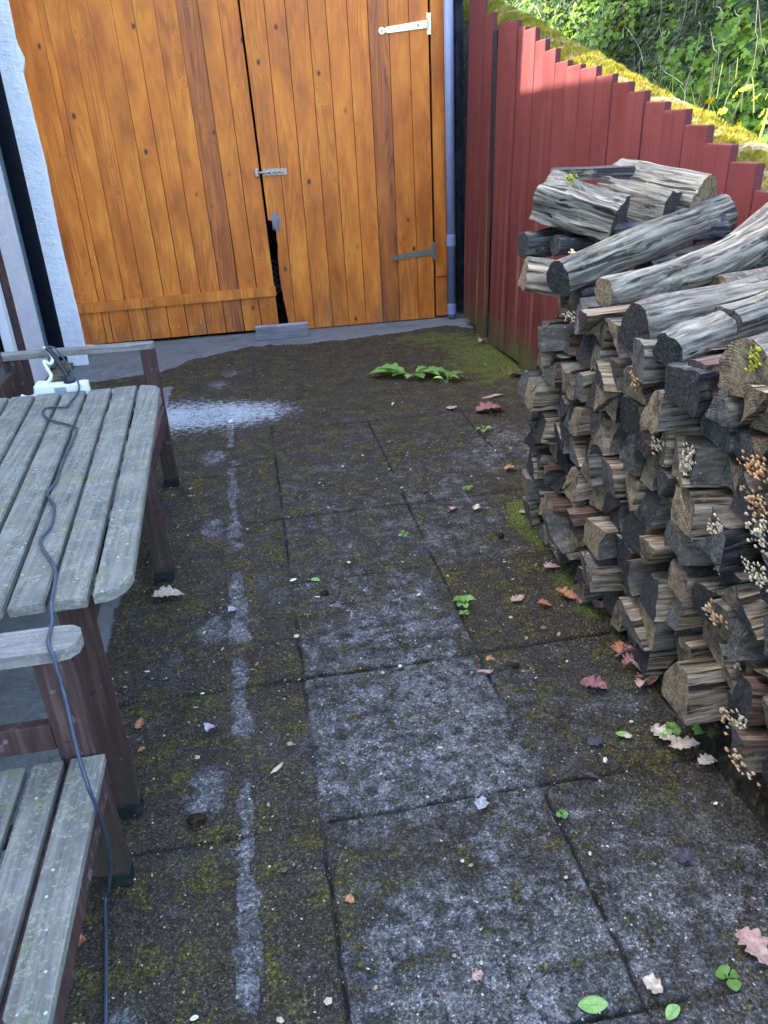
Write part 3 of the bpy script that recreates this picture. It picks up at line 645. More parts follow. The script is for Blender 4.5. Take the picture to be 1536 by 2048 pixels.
# ------------------------------------------------------------------ fence
def build_fence():
    f = empty('picket_fence', (1.85, 4, 0), "oxblood red board fence with stepped tops along the right side of the yard", "fence")
    st = [6.876, 6.645, 6.481, 6.10, 5.905, 5.685, 5.548, 5.343, 5.164, 4.968, 4.773, 4.58, 4.367, 4.167, 3.982, 3.798, 3.608, 3.412, 3.225, 3.034, 2.85, 2.66, 2.47, 2.28, 2.09, 1.90, 1.71, 1.52, 1.33, 1.14, .95, .76]
    tp = [2.435, 2.385, 2.325, 2.225, 2.188, 2.133, 2.10, 2.043, 1.99, 1.915, 1.872, 1.852, 1.803, 1.757, 1.71, 1.668, 1.617, 1.572, 1.508, 1.426, 1.36]
    while len(tp) < len(st)-1: tp.append(tp[-1]-.055)
    for i in range(len(st)-1):
        ya = st[i]; yb = st[i+1] if i != 2 else 6.26
        z1 = tp[i]; m = MB(); xo = .004*random.uniform(-1, 1)
        t = random.random()
        sk = .012*random.uniform(-.3, 1)
        mm = Matrix(((1, 0, .025, 0), (0, 1, 0, 0), (0, random.uniform(-.01, .03), 1, 0), (0, 0, 0, 1)))
        xf = 1.846+xo-1.85
        m.box((xf, yb-4+.0012, .0), (xf+.034, ya-4-.0012, z1), t=t, mat=mm, bev=.006)
        if i % 2 == 0 and i != 2:   # routed v-groove lip
            ym = (ya+yb)/2-4; m.box((xf-.0012, ym, .01), (xf+.02, ya-4-.004, z1-.012), t=t, mat=mm, bev=.002)
        m.build('board', M['fence'], f)
    for z in (.35, 1.05):
        m = MB(); m.box((.05+.025*z, -3.2, z-.04), (.09+.025*z, 2.87, z+.04)); m.build('rail', M['fence'], f)
    for y in (6.19, 4.2, 2.2):
        m = MB(); m.box((.094, y-4-.045, -.0), (.19, y-4+.045, 1.1)); m.build('post', M['darkwall'], f)
    m = MB(); m.box((.06, 2.16, 0), (.09, 2.30, 2.2)); m.build('backing_strip', M['dark'], f)
build_fence()

# ------------------------------------------------------------------ mossy wall behind the fence
def build_moss_wall():
    ys = np.linspace(1.0, 8.0, 141)
    zt = np.interp(ys, [1, 2.5, 3.5, 3.92, 4.31, 4.93, 5.32, 5.73, 6.15, 6.63, 7.5, 8], [.85, 1.20, 1.46, 1.57, 1.67, 1.83, 1.95, 2.05, 2.17, 2.31, 2.53, 2.66])+.005
    w_ = MB(); xs = [2.08, 2.09, 2.15, 2.24, 2.32, 2.37, 2.375]; dz = [-.35, -.12, -.03, 0, 0, -.03, -.13]
    V = []; F = []
    for j, y in enumerate(ys):
        n0 = .05*mnoise.noise(Vector((0, y*2.2, 0)))
        V.append((2.08, y, -.05))
        for x, d in zip(xs, dz): V.append((x, y, zt[j]+d+n0*.5+.02*mnoise.noise(Vector((x*9, y*8, 0)))))
        V.append((2.375, y, -.05))
    n = 9
    for j in range(len(ys)-1):
        for k in range(n-1): F.append([j*n+k, j*n+k+1, (j+1)*n+k+1, (j+1)*n+k])
    F += [list(range(n)), list(range((len(ys)-1)*n, len(ys)*n))[::-1]]
    w_.add(V, F); wall = w_.build('stone_wall', M['coping']); tag(wall, "stone wall behind the red fence, its sloping top thick with golden moss", "wall")
    N = 90000; y = rng.uniform(2.9, 7.9, N); x = rng.uniform(2.06, 2.40, N); zt2 = np.interp(y, ys, zt)
    edge = np.interp(x, [2.06, 2.10, 2.16, 2.24, 2.33, 2.40], [-.12, -.045, -.01, .012, .008, -.07])
    lump = (vnoise(x, y, 9, 80, 3)-.5)*.07
    z = zt2+edge+lump*.8-.012; keep = (y > 3.25)|(rng.random(N) < .25); x, y, z = x[keep], y[keep], z[keep]; N = len(x)
    L = rng.uniform(.010, .026, N); a = rng.uniform(0, 6.283, N); lean = rng.uniform(.3, 1.2, N)
    # strands lean downhill and outwards in tufts
    dx = np.cos(a)*lean*.5+.15; dy = np.sin(a)*lean*.5-.45*np.ones(N); dzv = np.ones(N)*.8; nn = np.sqrt(dx**2+dy**2+dzv**2); dx, dy, dzv = dx/nn*L, dy/nn*L, dzv/nn*L
    wd = .0026; px_, py_ = -np.sin(a)*wd, np.cos(a)*wd
    V = np.empty((N, 3, 3)); V[:, 0] = np.stack([x-px_, y-py_, z-.006], -1); V[:, 1] = np.stack([x+px_, y+py_, z-.006], -1); V[:, 2] = np.stack([x+dx, y+dy, z+dzv], -1)
    F = np.arange(N*3).reshape(N, 3)
    o = mesh_obj('moss', V.reshape(-1, 3).tolist(), F.tolist(), M['mossy'], wall, fattr={'tone': (rng.random(N)*.6+np.clip(vnoise(x, y, 14, 81, 2)-.2, 0, 1)*.55).tolist()})
    o['kind'] = 'stuff'
build_moss_wall()

# ------------------------------------------------------------------ ivy bank
def bank_pt(u, y):
    # u 0..1 from foot to top of the slope
    x = 2.75+u*3.4+.25*np.sin(y*.9)+.35*(vnoise(u*4, y, .9, 90, 3)-.5); z = .35+u*5.6*(.55+.45*u)+.35*(vnoise(u*5, y+3, 1.1, 91, 3)-.5)
    return x, z
def build_bank():
    U, Y = np.meshgrid(np.linspace(0, 1, 50), np.linspace(1, 22, 200), indexing='ij'); X, Z = bank_pt(U, Y)
    V = np.stack([X, Y, Z], -1).reshape(-1, 3); idx = np.arange(V.shape[0]).reshape(U.shape)
    F = np.stack([idx[:-1, :-1], idx[1:, :-1], idx[1:, 1:], idx[:-1, 1:]], -1).reshape(-1, 4)
    o = mesh_obj('hillside', V.tolist(), F.tolist(), M['bankearth'], smooth=True); tag(o, kind='structure')
    # leaves: lobed ivy outline, folded along the midrib
    N = 68000
    u = rng.uniform(0, .9, N); y = 3.2+15*rng.random(N)**1.25; x, z = bank_pt(u, y)
    clump = vnoise(y*1.0, u*6, 1.6, 92, 3); out = rng.random(N)**1.6*(.10+.30*clump)
    nx, nz = -.80, .60; x = x+nx*out; z = z+nz*out
    bright = vnoise(y, u*6, 1.1, 93, 3); isb = (bright > .54) & (rng.random(N) < .60)
    s = np.where(isb, rng.uniform(.030, .054, N), rng.uniform(.019, .040, N))*(1+.06*np.clip(y-6, 0, 9))
    base = np.array([(0, 0, 0), (-.50, -.12, .06), (-.95, .30, -.05), (-.48, .50, .10), (-.55, 1.0, 0), (-.22, 1.0, .08), (0, 1.75, -.12), (.22, 1.0, .08), (.55, 1.0, 0), (.48, .50, .10), (.95, .30, -.05), (.50, -.12, .06), (0, .55, -.05)])
    tri = [(12, i, i+1) for i in range(0, 11)]+[(12, 11, 0)]
    # leaf frames: blade normal roughly along outward+up, tip hanging down
    nrm = np.stack([-0.75+rng.normal(0, .40, N), -.25+rng.normal(0, .45, N), .62+rng.normal(0, .40, N)], -1); nrm /= np.linalg.norm(nrm, axis=1)[:, None]
    dn = np.stack([rng.normal(0, .5, N), rng.normal(0, .6, N), -np.ones(N)], -1); t = dn-(dn*nrm).sum(1)[:, None]*nrm; t /= np.linalg.norm(t, axis=1)[:, None]
    b_ = np.cross(t, nrm)
    P = np.stack([x, y, z], -1)
    V = P[:, None, :]+s[:, None, None]*(base[None, :, 0:1]*b_[:, None, :]+base[None, :, 1:2]*t[:, None, :]+base[None, :, 2:3]*nrm[:, None, :])
    T = np.array(tri); F = (np.arange(N)[:, None, None]*13+T[None]).reshape(-1, 3)
    tone = np.where(isb, rng.uniform(.74, 1.0, N), rng.uniform(0, .66, N)*(.5+.7*vnoise(y, u*6, 2.5, 94, 2)))
    me = bpy.data.meshes.new('ivy'); me.vertices.add(N*13); me.vertices.foreach_set('co', V.ravel()); me.loops.add(F.size); me.loops.foreach_set('vertex_index', F.ravel())
    me.polygons.add(len(F)); me.polygons.foreach_set('loop_start', np.arange(0, F.size, 3)); me.polygons.foreach_set('loop_total', np.full(len(F), 3)); me.update(calc_edges=True)
    a = me.attributes.new('tone', 'FLOAT', 'FACE'); a.data.foreach_set('value', np.repeat(np.clip(tone, 0, 1), 12).astype(np.float32))
    me.materials.append(M['ivy']); o = bpy.data.objects.new('ivy', me); col.objects.link(o)
    tag(o, "dense sunlit ivy and bramble covering the bank behind the fence", "ivy", kind='stuff')
    # dry stems and grasses threading through
    m = MB()
    for k in range(170):
        yy = random.uniform(3.6, 12); uu = random.uniform(.05, .6); xx, zz = bank_pt(np.array([uu]), np.array([yy])); p = Vector((float(xx[0])-.28, yy, float(zz[0])+.12))
        d = Vector((random.uniform(-.15, .1), random.uniform(-.5, .5), random.uniform(.3, 1))); L = random.uniform(.3, 1.1)
        pts = [p+d*L*t+Vector((0, .06*math.sin(t*5+k), -.25*t*t*L*random.random())) for t in np.linspace(0, 1, 7)]
        m.tube(pts, .004, 4, rad=[random.choice((.0025, .004, .006))*(1-.6*t) for t in np.linspace(0, 1, 7)])
    o = m.build('dry_stems', M['stem']); tag(o, "pale dry stems threading through the ivy on the bank", "dry stems", kind='stuff')
    m = MB()
    for k in range(330):
        yy = random.uniform(3.6, 9.5); uu = random.uniform(.0, .35); xx, zz = bank_pt(np.array([uu]), np.array([yy])); p = Vector((float(xx[0])-.25, yy, float(zz[0])+.1)); a = random.uniform(0, 6.28)
        d = Vector((math.cos(a)*.4-.15, math.sin(a)*.4, 1)); L = random.uniform(.18, .5); wv = Vector((-math.sin(a), math.cos(a), 0))*.004
        c = [p+d*L*t-Vector((0, 0, .5*t*t*L)) for t in (0, .35, .7, 1)]
        m.add([c[0]-wv, c[0]+wv, c[1]-wv, c[1]+wv, c[2]-wv*.7, c[2]+wv*.7, c[3]], [[0, 1, 3, 2], [2, 3, 5, 4], [4, 5, 6]], 0, random.random())
    o = m.build('grass', M['blade']); tag(o, "thin green grass growing low on the ivy bank", "grass", kind='stuff')
build_bank()
def build_iris():
    p0 = Vector((2.98, 4.80, .45))
    r = empty('iris_clump', p0, "clump of tall yellow-green strap leaves rising behind the far right of the fence", "plant")
    for k in range(17):
        m = MB(); a = random.uniform(0, 6.28); L = random.uniform(.95, 1.6); d = Vector((math.cos(a)*.22, math.sin(a)*.38, 1)); s0 = Vector((math.cos(a)*.08, math.sin(a)*.10, 0)); wv = Vector((-.35, .95, 0))*random.uniform(.010, .016)
        vs = []; fs = []
        bend = random.uniform(.1, .55)
        for i, t in enumerate(np.linspace(0, 1, 10)):
            c = s0+d*L*t+Vector((d.x, d.y, -.35))*bend*t*t*t*L; ww = wv*(1-t**3); vs += [c-ww, c+Vector((-.004, 0, 0)), c+ww]
            if i: b = (i-1)*3; fs += [[b, b+1, b+4, b+3], [b+1, b+2, b+5, b+4]]
        m.add(vs, fs, 0, random.random()); m.build('leaf', M['blade'], r, smooth=True)
build_iris()
def build_flowers():
    first = None
    spots = [(3.0, 4.98, 1.60), (2.98, 5.10, 1.66), (3.05, 4.86, 1.52), (3.0, 5.22, 1.58), (3.03, 5.32, 1.52), (2.97, 5.05, 1.50), (3.05, 4.72, 1.66), (3.08, 4.68, 1.58), (3.0, 4.76, 1.71), (3.0, 5.38, 1.46), (3.04, 5.16, 1.48), (2.96, 4.92, 1.44), (3.02, 4.88, 1.69), (3.05, 4.66, 1.50)]
    for i, p in enumerate(spots):
        if first is None:
            m = MB()
            for k in range(6):
                a = k*1.047; c, s = math.cos(a), math.sin(a)
                def q(u, v, z): return (u*c-v*s, u*s+v*c, z)
                m.add([q(0, 0, 0), q(.014, .012, .006), q(.030, .007, .012), q(.030, -.007, .012), q(.014, -.012, .006)], [[0, 1, 2, 3, 4]])
            m.tube([(.06, .02, -.85), (.05, 0, -.4), (.01, 0, -.1), (0, 0, 0)], .0022, 5, mi=1); m.tube([(0, 0, -.002), (0, 0, .008)], .006, 8)
            o = m.build('yellow_flower', [M['petal'], M['weed']]); first = o
        else:
            o = first.copy(); col.objects.link(o)
        o.location = p; o.rotation_euler = (R(random.uniform(-30, 15)), R(random.uniform(-70, -20)), random.uniform(-1, 1)); o.scale = [random.uniform(.85, 1.2)]*3
        tag(o, "small yellow flower among the ivy beyond the right end of the fence", "flower", "yellow flowers beyond the fence")
build_flowers()

# ------------------------------------------------------------------ garden furniture
def leg(parent, name, cx, cy, z1, wx, wy, o0, lean=0, foot=True):
    m = MB(); m.beam((cx-o0[0], cy-o0[1], .045), (cx-o0[0]+lean, cy-o0[1], z1), wx, wy, (0, 1, 0), .004)
    l = m.build(name, M['leg'], parent)
    if foot:
        f = MB(); f.beam((cx-o0[0], cy-o0[1], .002), (cx-o0[0], cy-o0[1], .0455), wx+.003, wy+.003, (0, 1, 0), .003); f.build('foot', M['foot'], l)
    return l
def build_table():
    o0 = (-.42, 1.54, 0); t = empty('garden_table', o0, "weathered slatted garden table with rounded corners standing between the two chairs", "table", rz=0)
    ztop = .722; n = 9
    xn = [-.342-.0885*i for i in range(n+1)]; xf = [-.405-.1005*i for i in range(n+1)]
    yN, yF = 1.530, 3.205
    for i in range(n):
        a, b = xn[i]-.0062, xn[i+1]+.0062; c, d = xf[i]-.0072, xf[i+1]+.0072
        if i == 0:
            poly = [(a-.073, yN+.012), (a-.05, yN+.014), (a-.028, yN+.026), (a-.010, yN+.050), (a, yN+.085), (c, yF-.075), (c-.016, yF-.035), (c-.045, yF-.012), (d, yF)]
            poly = [(b, yN+.010)]+poly
        else: poly = [(b, yN+random.uniform(-.003, .003)), (a, yN+random.uniform(-.003, .003)), (c, yF+.004*i*.4), (d, yF+.004*i*.4)]
        bm = bmesh.new(); vs = [bm.verts.new((x-o0[0], y-o0[1], ztop-.024)) for x, y in poly]; f = bm.faces.new(vs)
        r = bmesh.ops.extrude_face_region(bm, geom=[f]); bmesh.ops.translate(bm, vec=(0, 0, .024+random.uniform(-.001, .001)), verts=[g for g in r['geom'] if isinstance(g, bmesh.types.BMVert)])
        bmesh.ops.recalc_face_normals(bm, faces=bm.faces); bmesh.ops.bevel(bm, geom=bm.edges[:], offset=.003, segments=2, affect='EDGES')
        bm.verts.index_update(); m = MB(); m.add([v.co[:] for v in bm.verts], [[v.index for v in ff.verts] for ff in bm.faces], 0, random.random()); bm.free()
        m.build('slat', M['slat'], t)
    for y in (1.66, 2.02, 2.37, 2.72, 3.08):
        m = MB(); m.box((-.44+.0-o0[0]+.03, y-.028-o0[1], ztop-.050), (-1.16-o0[0], y+.028-o0[1], ztop-.0255), bev=.003); m.build('batten', M['slatx'], t)
    m = MB(); m.box((-.475-o0[0], 1.60-o0[1], ztop-.125), (-.455-o0[0], 3.0-o0[1], ztop-.052), bev=.003); m.build('apron', M['leg'], t)
    for cy in (1.625, 2.865):
        for cx in (-.492, -1.10): leg(t, 'leg', cx, cy, ztop-.0515, .072, .045, o0)
build_table()
def build_near_chair():
    o0 = (-.5, 1.1, 0); c = empty('garden_chair', o0, "near weathered wooden garden chair cut off by the bottom left corner", "chair", "pair of garden chairs")
    m = MB(); m.box((-1.05-o0[0], 1.375-o0[1], .672), (-.475-o0[0], 1.470-o0[1], .700)); m.v = []; m.f = []; m.mi = []; m.t = []
    tipx = -.437
    poly = [(-1.05, 1.372), (-.475, 1.372), (-.452, 1.378), (-.436, 1.395), (-.432, 1.425), (-.438, 1.448), (-.455, 1.462), (-.475, 1.466), (-1.05, 1.466)]
    m.prism([(x-o0[0], y-o0[1]) for x, y in poly], .676, .703, 2, 0, .4); m.build('armrest', M['slatx'], c)
    m = MB(); m.prism([(x-o0[0], y-.70-o0[1]) for x, y in poly], .676, .703, 2, 0, .7); m.build('armrest', M['slatx'], c)
    leg(c, 'leg', -.492, 1.402, .675, .075, .038, o0)
    leg(c, 'leg', -.492, .72, .675, .075, .038, o0)
    leg(c, 'leg', -1.02, 1.402, .675, .06, .038, o0); leg(c, 'leg', -1.02, .72, .9, .06, .038, o0)
    m = MB(); m.box((-.995-o0[0], 1.386-o0[1], .445), (-.531-o0[0], 1.412-o0[1], .512), bev=.003); m.build('side_rail', M['leg'], c)
    m = MB(); m.box((-.529-o0[0], .745-o0[1], .375), (-.446-o0[0]-.045, 1.38-o0[1], .398), bev=.002); m.build('front_stretcher', M['leg'], c)
    m = MB(); m.box((-.460-o0[0], .70-o0[1], .350), (-.436-o0[0], 1.375-o0[1], .4015), bev=.004); m.build('front_rail', M['leg'], c)
    x = -.434
    for i, wd in enumerate((.072, .062, .066, .066, .066, .066)):
        m = MB(); m.box((x-wd-o0[0], .70-o0[1]+(.04 if i < 9 else 0), .402), (x-o0[0], (1.375 if i < 2 else 1.372)-o0[1], .424), bev=.003, t=random.random()); m.build('seat_slat', M['slat'], c); x -= wd+.015
    m = MB(); m.box((-1.0-o0[0], 1.20-o0[1], .372), (-.50-o0[0], 1.235-o0[1], .4005)); m.build('seat_bearer', M['leg'], c)
build_near_chair()
def build_far_chair():
    o0 = (-.52, 3.45, 0); c = empty('garden_chair', o0, "far brown wooden garden chair beyond the table, its armrest in front of the house wall", "chair", "pair of garden chairs")
    m = MB(); poly = [(-1.27, 3.845), (-.535, 3.825), (-.505, 3.835), (-.497, 3.86), (-.506, 3.885), (-.535, 3.892), (-1.27, 3.925)]
    m.prism([(x-o0[0], y-o0[1]) for x, y in poly], .722, .748, 2, 0, .4); m.build('armrest', M['slatx'], c)
    m = MB(); m.box((-1.27-o0[0], 3.215-o0[1], .672), (-.54-o0[0], 3.285-o0[1], .697), bev=.005); m.build('armrest', M['slatx'], c)
    leg(c, 'leg', -.532, 3.845, .7215, .070, .040, o0); leg(c, 'leg', -.532, 3.105, .645, .066, .040, o0)
    leg(c, 'leg', -1.16, 3.88, .7215, .085, .040, o0); leg(c, 'leg', -1.16, 3.25, .6715, .07, .040, o0)
    m = MB(); m.box((-.517-o0[0], 3.127-o0[1], .36), (-.495-o0[0], 3.823-o0[1], .438), bev=.003); m.build('front_rail', M['leg'], c)
    x = -.519
    for i in range(8):
        m = MB(); m.box((x-.068-o0[0], 3.13-o0[1], .424), (x-o0[0], 3.82-o0[1], .444), bev=.003, t=random.random()); m.build('seat_slat', M['slat'], c); x -= .080
    m = MB(); m.box((-1.12-o0[0], 3.865-o0[1], .30), (-.56-o0[0], 3.89-o0[1], .36)); m.build('side_rail', M['leg'], c)
    for k, (z, yb) in enumerate(((.62, 3.83), (.77, 3.80), (.92, 3.78))):
        m = MB(); xx = -1.17-.03*k
        m.prism([(3.20-o0[1], z-.055), (yb-.02-o0[1], z-.055), (yb-o0[1], z-.03), (yb-o0[1], z+.035), (yb-.02-o0[1], z+.055), (3.20-o0[1], z+.055)], xx-o0[0], xx+.022-o0[0], 0, 0, .3*k); m.build('back_slat', M['leg'], c)
    for y in (3.35, 3.68):
        m = MB(); m.beam((-1.19-o0[0], y-o0[1], .43), (-1.29-o0[0], y-o0[1], 1.0), .022, .05, (0, 1, 0)); m.build('back_post', M['leg'], c)
build_far_chair()

# socket strip, hook and cord
ps = empty('power_strip', (-.81, 3.25, .70), "white socket strip with a black plug resting at the far end of the table", "socket strip", rz=R(-4))
m = MB(); m.box((-.105, -.024, 0), (.085, .024, .050), bev=.006); m.build('housing', M['plastic'], ps)
m = MB(); m.tube([(.070, 0, .001), (.070, 0, .049)], .027, 20); m.v = [(x+.012, y, z) for x, y, z in m.v]; m.build('rounded_end', M['plastic'], ps)
b_ = simple("rating_label", (.42, .44, .50, 1), .5, 0, .3, 0, .3, 160); m = MB(); m.box((-.025, -.0252, .006), (.022, -.0245, .038)); m.build('rating_label', b_, ps)
m = MB(); m.tube([(.035, 0, .0505), (.035, 0, .058), (.031, .0, .075)], .02, 14, rad=[.024, .024, .014]); m.tube(spline([(.031, 0, .075), (.015, .004, .115), (-.01, .01, .17), (-.028, .012, .195)]), .010, 10, rad=None); m.build('plug', M['cord'], ps, smooth=False)
hk = MB(); hk.tube(spline([(-1.003, 3.865, .752+.006), (-.990, 3.82, .772), (-.962, 3.78, .764), (-.950, 3.765, .735), (-.962, 3.75, .712), (-.985, 3.74, .728), (-.968, 3.70, .700), (-.948, 3.66, .680), (-.958, 3.62, .662), (-.992, 3.60, .668), (-.985, 3.52, .670), (-.968, 3.44, .672), (-.950, 3.36, .68), (-.945, 3.30, .690), (-.965, 3.285, .693), (-.985, 3.29, .700)], 6), .0085, 8)
o = hk.build('plastic_hook', M['plastic'], smooth=True); tag(o, "white plastic S-shaped hook hanging from the far armrest beside the socket strip", "hook")
cd = MB()
tb = [(-.747, 2.974), (-.824, 2.982), (-.785, 2.85), (-.677, 2.733), (-.653, 2.662), (-.645, 2.389), (-.633, 2.225), (-.638, 2.136), (-.602, 2.041), (-.586, 1.913), (-.594, 1.831), (-.532, 1.687), (-.515, 1.613), (-.505, 1.52)]
pts = [(-.838, 3.262, .897), (-.800, 3.255, .885), (-.757, 3.24, .80), (-.735, 3.215, .742), (-.733, 3.12, .731), (-.74, 3.03, .730)]+[(x, y, .7290) for x, y in tb]+[(-.497, 1.47, .7115), (-.491, 1.40, .7100), (-.472, 1.350, .694), (-.462, 1.320, .625), (-.44, 1.24, .555), (-.423, 1.195, .505), (-.420, 1.195, .455), (-.425, 1.216, .379), (-.435, 1.243, .294), (-.452, 1.278, .205), (-.49, 1.33, .07), (-.512, 1.345, .010), (-.493, 1.221, .008), (-.470, 1.055, .008), (-.443, .867, .008), (-.40, .5, .008), (-.36, 0, .008)]
cd.tube(spline(pts, 7), .0041, 8); o = cd.build('extension_cable', M['greycord'], smooth=True); tag(o, "dark cord snaking over the table and hanging down past the near chair", "cable")

# ------------------------------------------------------------------ logs
def sect_round(rx, rz, n=22, flat=None, seed=0):
    pts = []
    for k in range(n):
        a = 2*math.pi*k/n; r = 1+.09*mnoise.noise(Vector((math.cos(a)*1.3, math.sin(a)*1.3, seed*3.7)))*2
        y, z = rx*r*math.cos(a), rz*r*math.sin(a)
        if flat is not None: z = max(z, -rz*flat)
        pts.append((y, z))
    return pts
class Sect(list): edge = None
def densify(poly, n, bulge=None, rnd=.12):
    """poly corners -> smooth-ish outline with n points; bulge: index of the edge that keeps its round bark side"""
    out = Sect(); out.edge = []; k = len(poly); per = [math.dist(poly[i], poly[(i+1) % k]) for i in range(k)]; tot = sum(per)
    for i in range(k):
        a, b = poly[i], poly[(i+1) % k]; m = max(2, round(n*per[i]/tot)); nx, ny = (b[1]-a[1]), -(b[0]-a[0])
        for j in range(m):
            t = j/m; t = rnd*.5+(1-rnd)*t if m <= 2 else .06+.94*t if j == 0 else t
            x = a[0]+(b[0]-a[0])*t; y = a[1]+(b[1]-a[1])*t
            if bulge == i: s = math.sin(math.pi*t)*.22; x += nx*s; y += ny*s
            out.append((x, y)); out.edge.append(bulge == i)
    return out
def make_log(name, axis, sect, tone, bark=False, seed=0, rings=9, taper=.06, twist=0, rough=.0035, parent=None, endtilt=.0):
    """axis: list of 3-D points (front end first). sect: outline in local (right, up). Returns one mesh, origin at the middle."""
    A = spline(axis, rings if len(axis) == 2 else 5); n = len(sect); org = sum((Vector(p) for p in A), Vector())/len(A)
    V = []; F = []; mi = []; N = len(A); eb = getattr(sect, 'edge', None); barky = (seed*7.31) % 1 < .75
    q = Vector((math.sin(seed*1.7), math.cos(seed*2.3), math.sin(seed*.7)))*40
    groove = [abs(mnoise.noise(Vector((k*1.9, seed*2.1, 0))))*rough*3 for k in range(n)]
    for i, p in enumerate(A):
        d = (A[min(i+1, N-1)]-A[max(i-1, 0)]).normalized(); x = Vector((0, 0, 1)).cross(d).normalized(); y = d.cross(x); t = i/(N-1)
        sc_ = 1+taper*(t-.5); ca, sa = math.cos(twist*t), math.sin(twist*t)
        for k, (u, v) in enumerate(sect):
            u2, v2 = u*ca-v*sa, u*sa+v*ca; L = math.hypot(u2, v2) or 1
            nn = mnoise.noise(Vector((u*14, v*14, t*2.2))+q)*rough*2.4+mnoise.noise(Vector((u*40, v*40, t*4))+q)*rough*1.6+mnoise.noise(Vector((u*120, v*120, t*4))+q)*rough-groove[k]*(.6+.4*math.sin(t*5+k))
            f = sc_*(1+nn/L)
            ed = mnoise.noise(Vector((u*50, v*50, 5*i))+q)*.006 if i in (0, N-1) else 0
            ed += endtilt*v2 if i == 0 else 0
            V.append(p+x*u2*f+y*v2*f+d*ed-org)
    for i in range(N-1):
        for k in range(n): F.append([i*n+k, i*n+(k+1) % n, (i+1)*n+(k+1) % n, (i+1)*n+k]); mi.append(2 if (eb and eb[k] and barky) else 0)
    for i, s in ((0, -1), (N-1, 1)):
        c0 = sum((V[i*n+k] for k in range(n)), Vector())/n; d = (A[1]-A[0]).normalized() if i == 0 else (A[-1]-A[-2]).normalized()
        b0 = len(V); 
        for k in range(n): V.append(c0+(V[i*n+k]-c0)*.5+d*s*mnoise.noise(Vector((k*1.3, seed, i)))*.003)
        V.append(c0)
        for k in range(n):
            k2 = (k+1) % n; F.append([i*n+k, b0+k, b0+k2, i*n+k2]); F.append([b0+k, b0+n, b0+k2]); mi += [1, 1]
    q0 = (Vector(axis[-1])-Vector(axis[0])).to_track_quat('X', 'Z'); qi = q0.inverted(); V = [qi @ v for v in V]
    o = mesh_obj(name, V, F, [M['bark'] if bark else M['logside'], M['logend'], M['bark']], parent, mi, True, {'tone': [tone]*len(F)}, org)
    bm = bmesh.new(); bm.from_mesh(o.data); bmesh.ops.recalc_face_normals(bm, faces=bm.faces)
    bm.to_mesh(o.data); bm.free()
    o.data.set_sharp_from_angle(angle=R(32)); o.rotation_mode = 'QUATERNION'; o.rotation_quaternion = q0
    return o
def poly_inset(P, g):
    cx = sum(p[0] for p in P)/len(P); cy = sum(p[1] for p in P)/len(P); out = []
    for x, y in P:
        d = math.hypot(x-cx, y-cy); f = max(.5, (d-g*1.4)/d); out.append((cx+(x-cx)*f, cy+(y-cy)*f))
    return out
ORD = ['first', 'second', 'third', 'fourth', 'fifth', 'sixth', 'seventh', 'eighth', 'ninth', 'tenth', 'eleventh', 'twelfth', 'thirteenth', 'fourteenth', 'fifteenth', 'sixteenth', 'seventeenth', 'eighteenth', 'nineteenth', 'twentieth', 'twenty-first', 'twenty-second', 'twenty-third', 'twenty-fourth', 'twenty-fifth', 'twenty-sixth', 'twenty-seventh', 'twenty-eighth', 'twenty-ninth', 'thirtieth', 'thirty-first', 'thirty-second', 'thirty-third', 'thirty-fourth', 'thirty-fifth']
FRONT = []
def tone_word(t): return 'tan' if t < .26 else 'red-brown' if t < .46 else 'grey' if t < .83 else 'blackish'
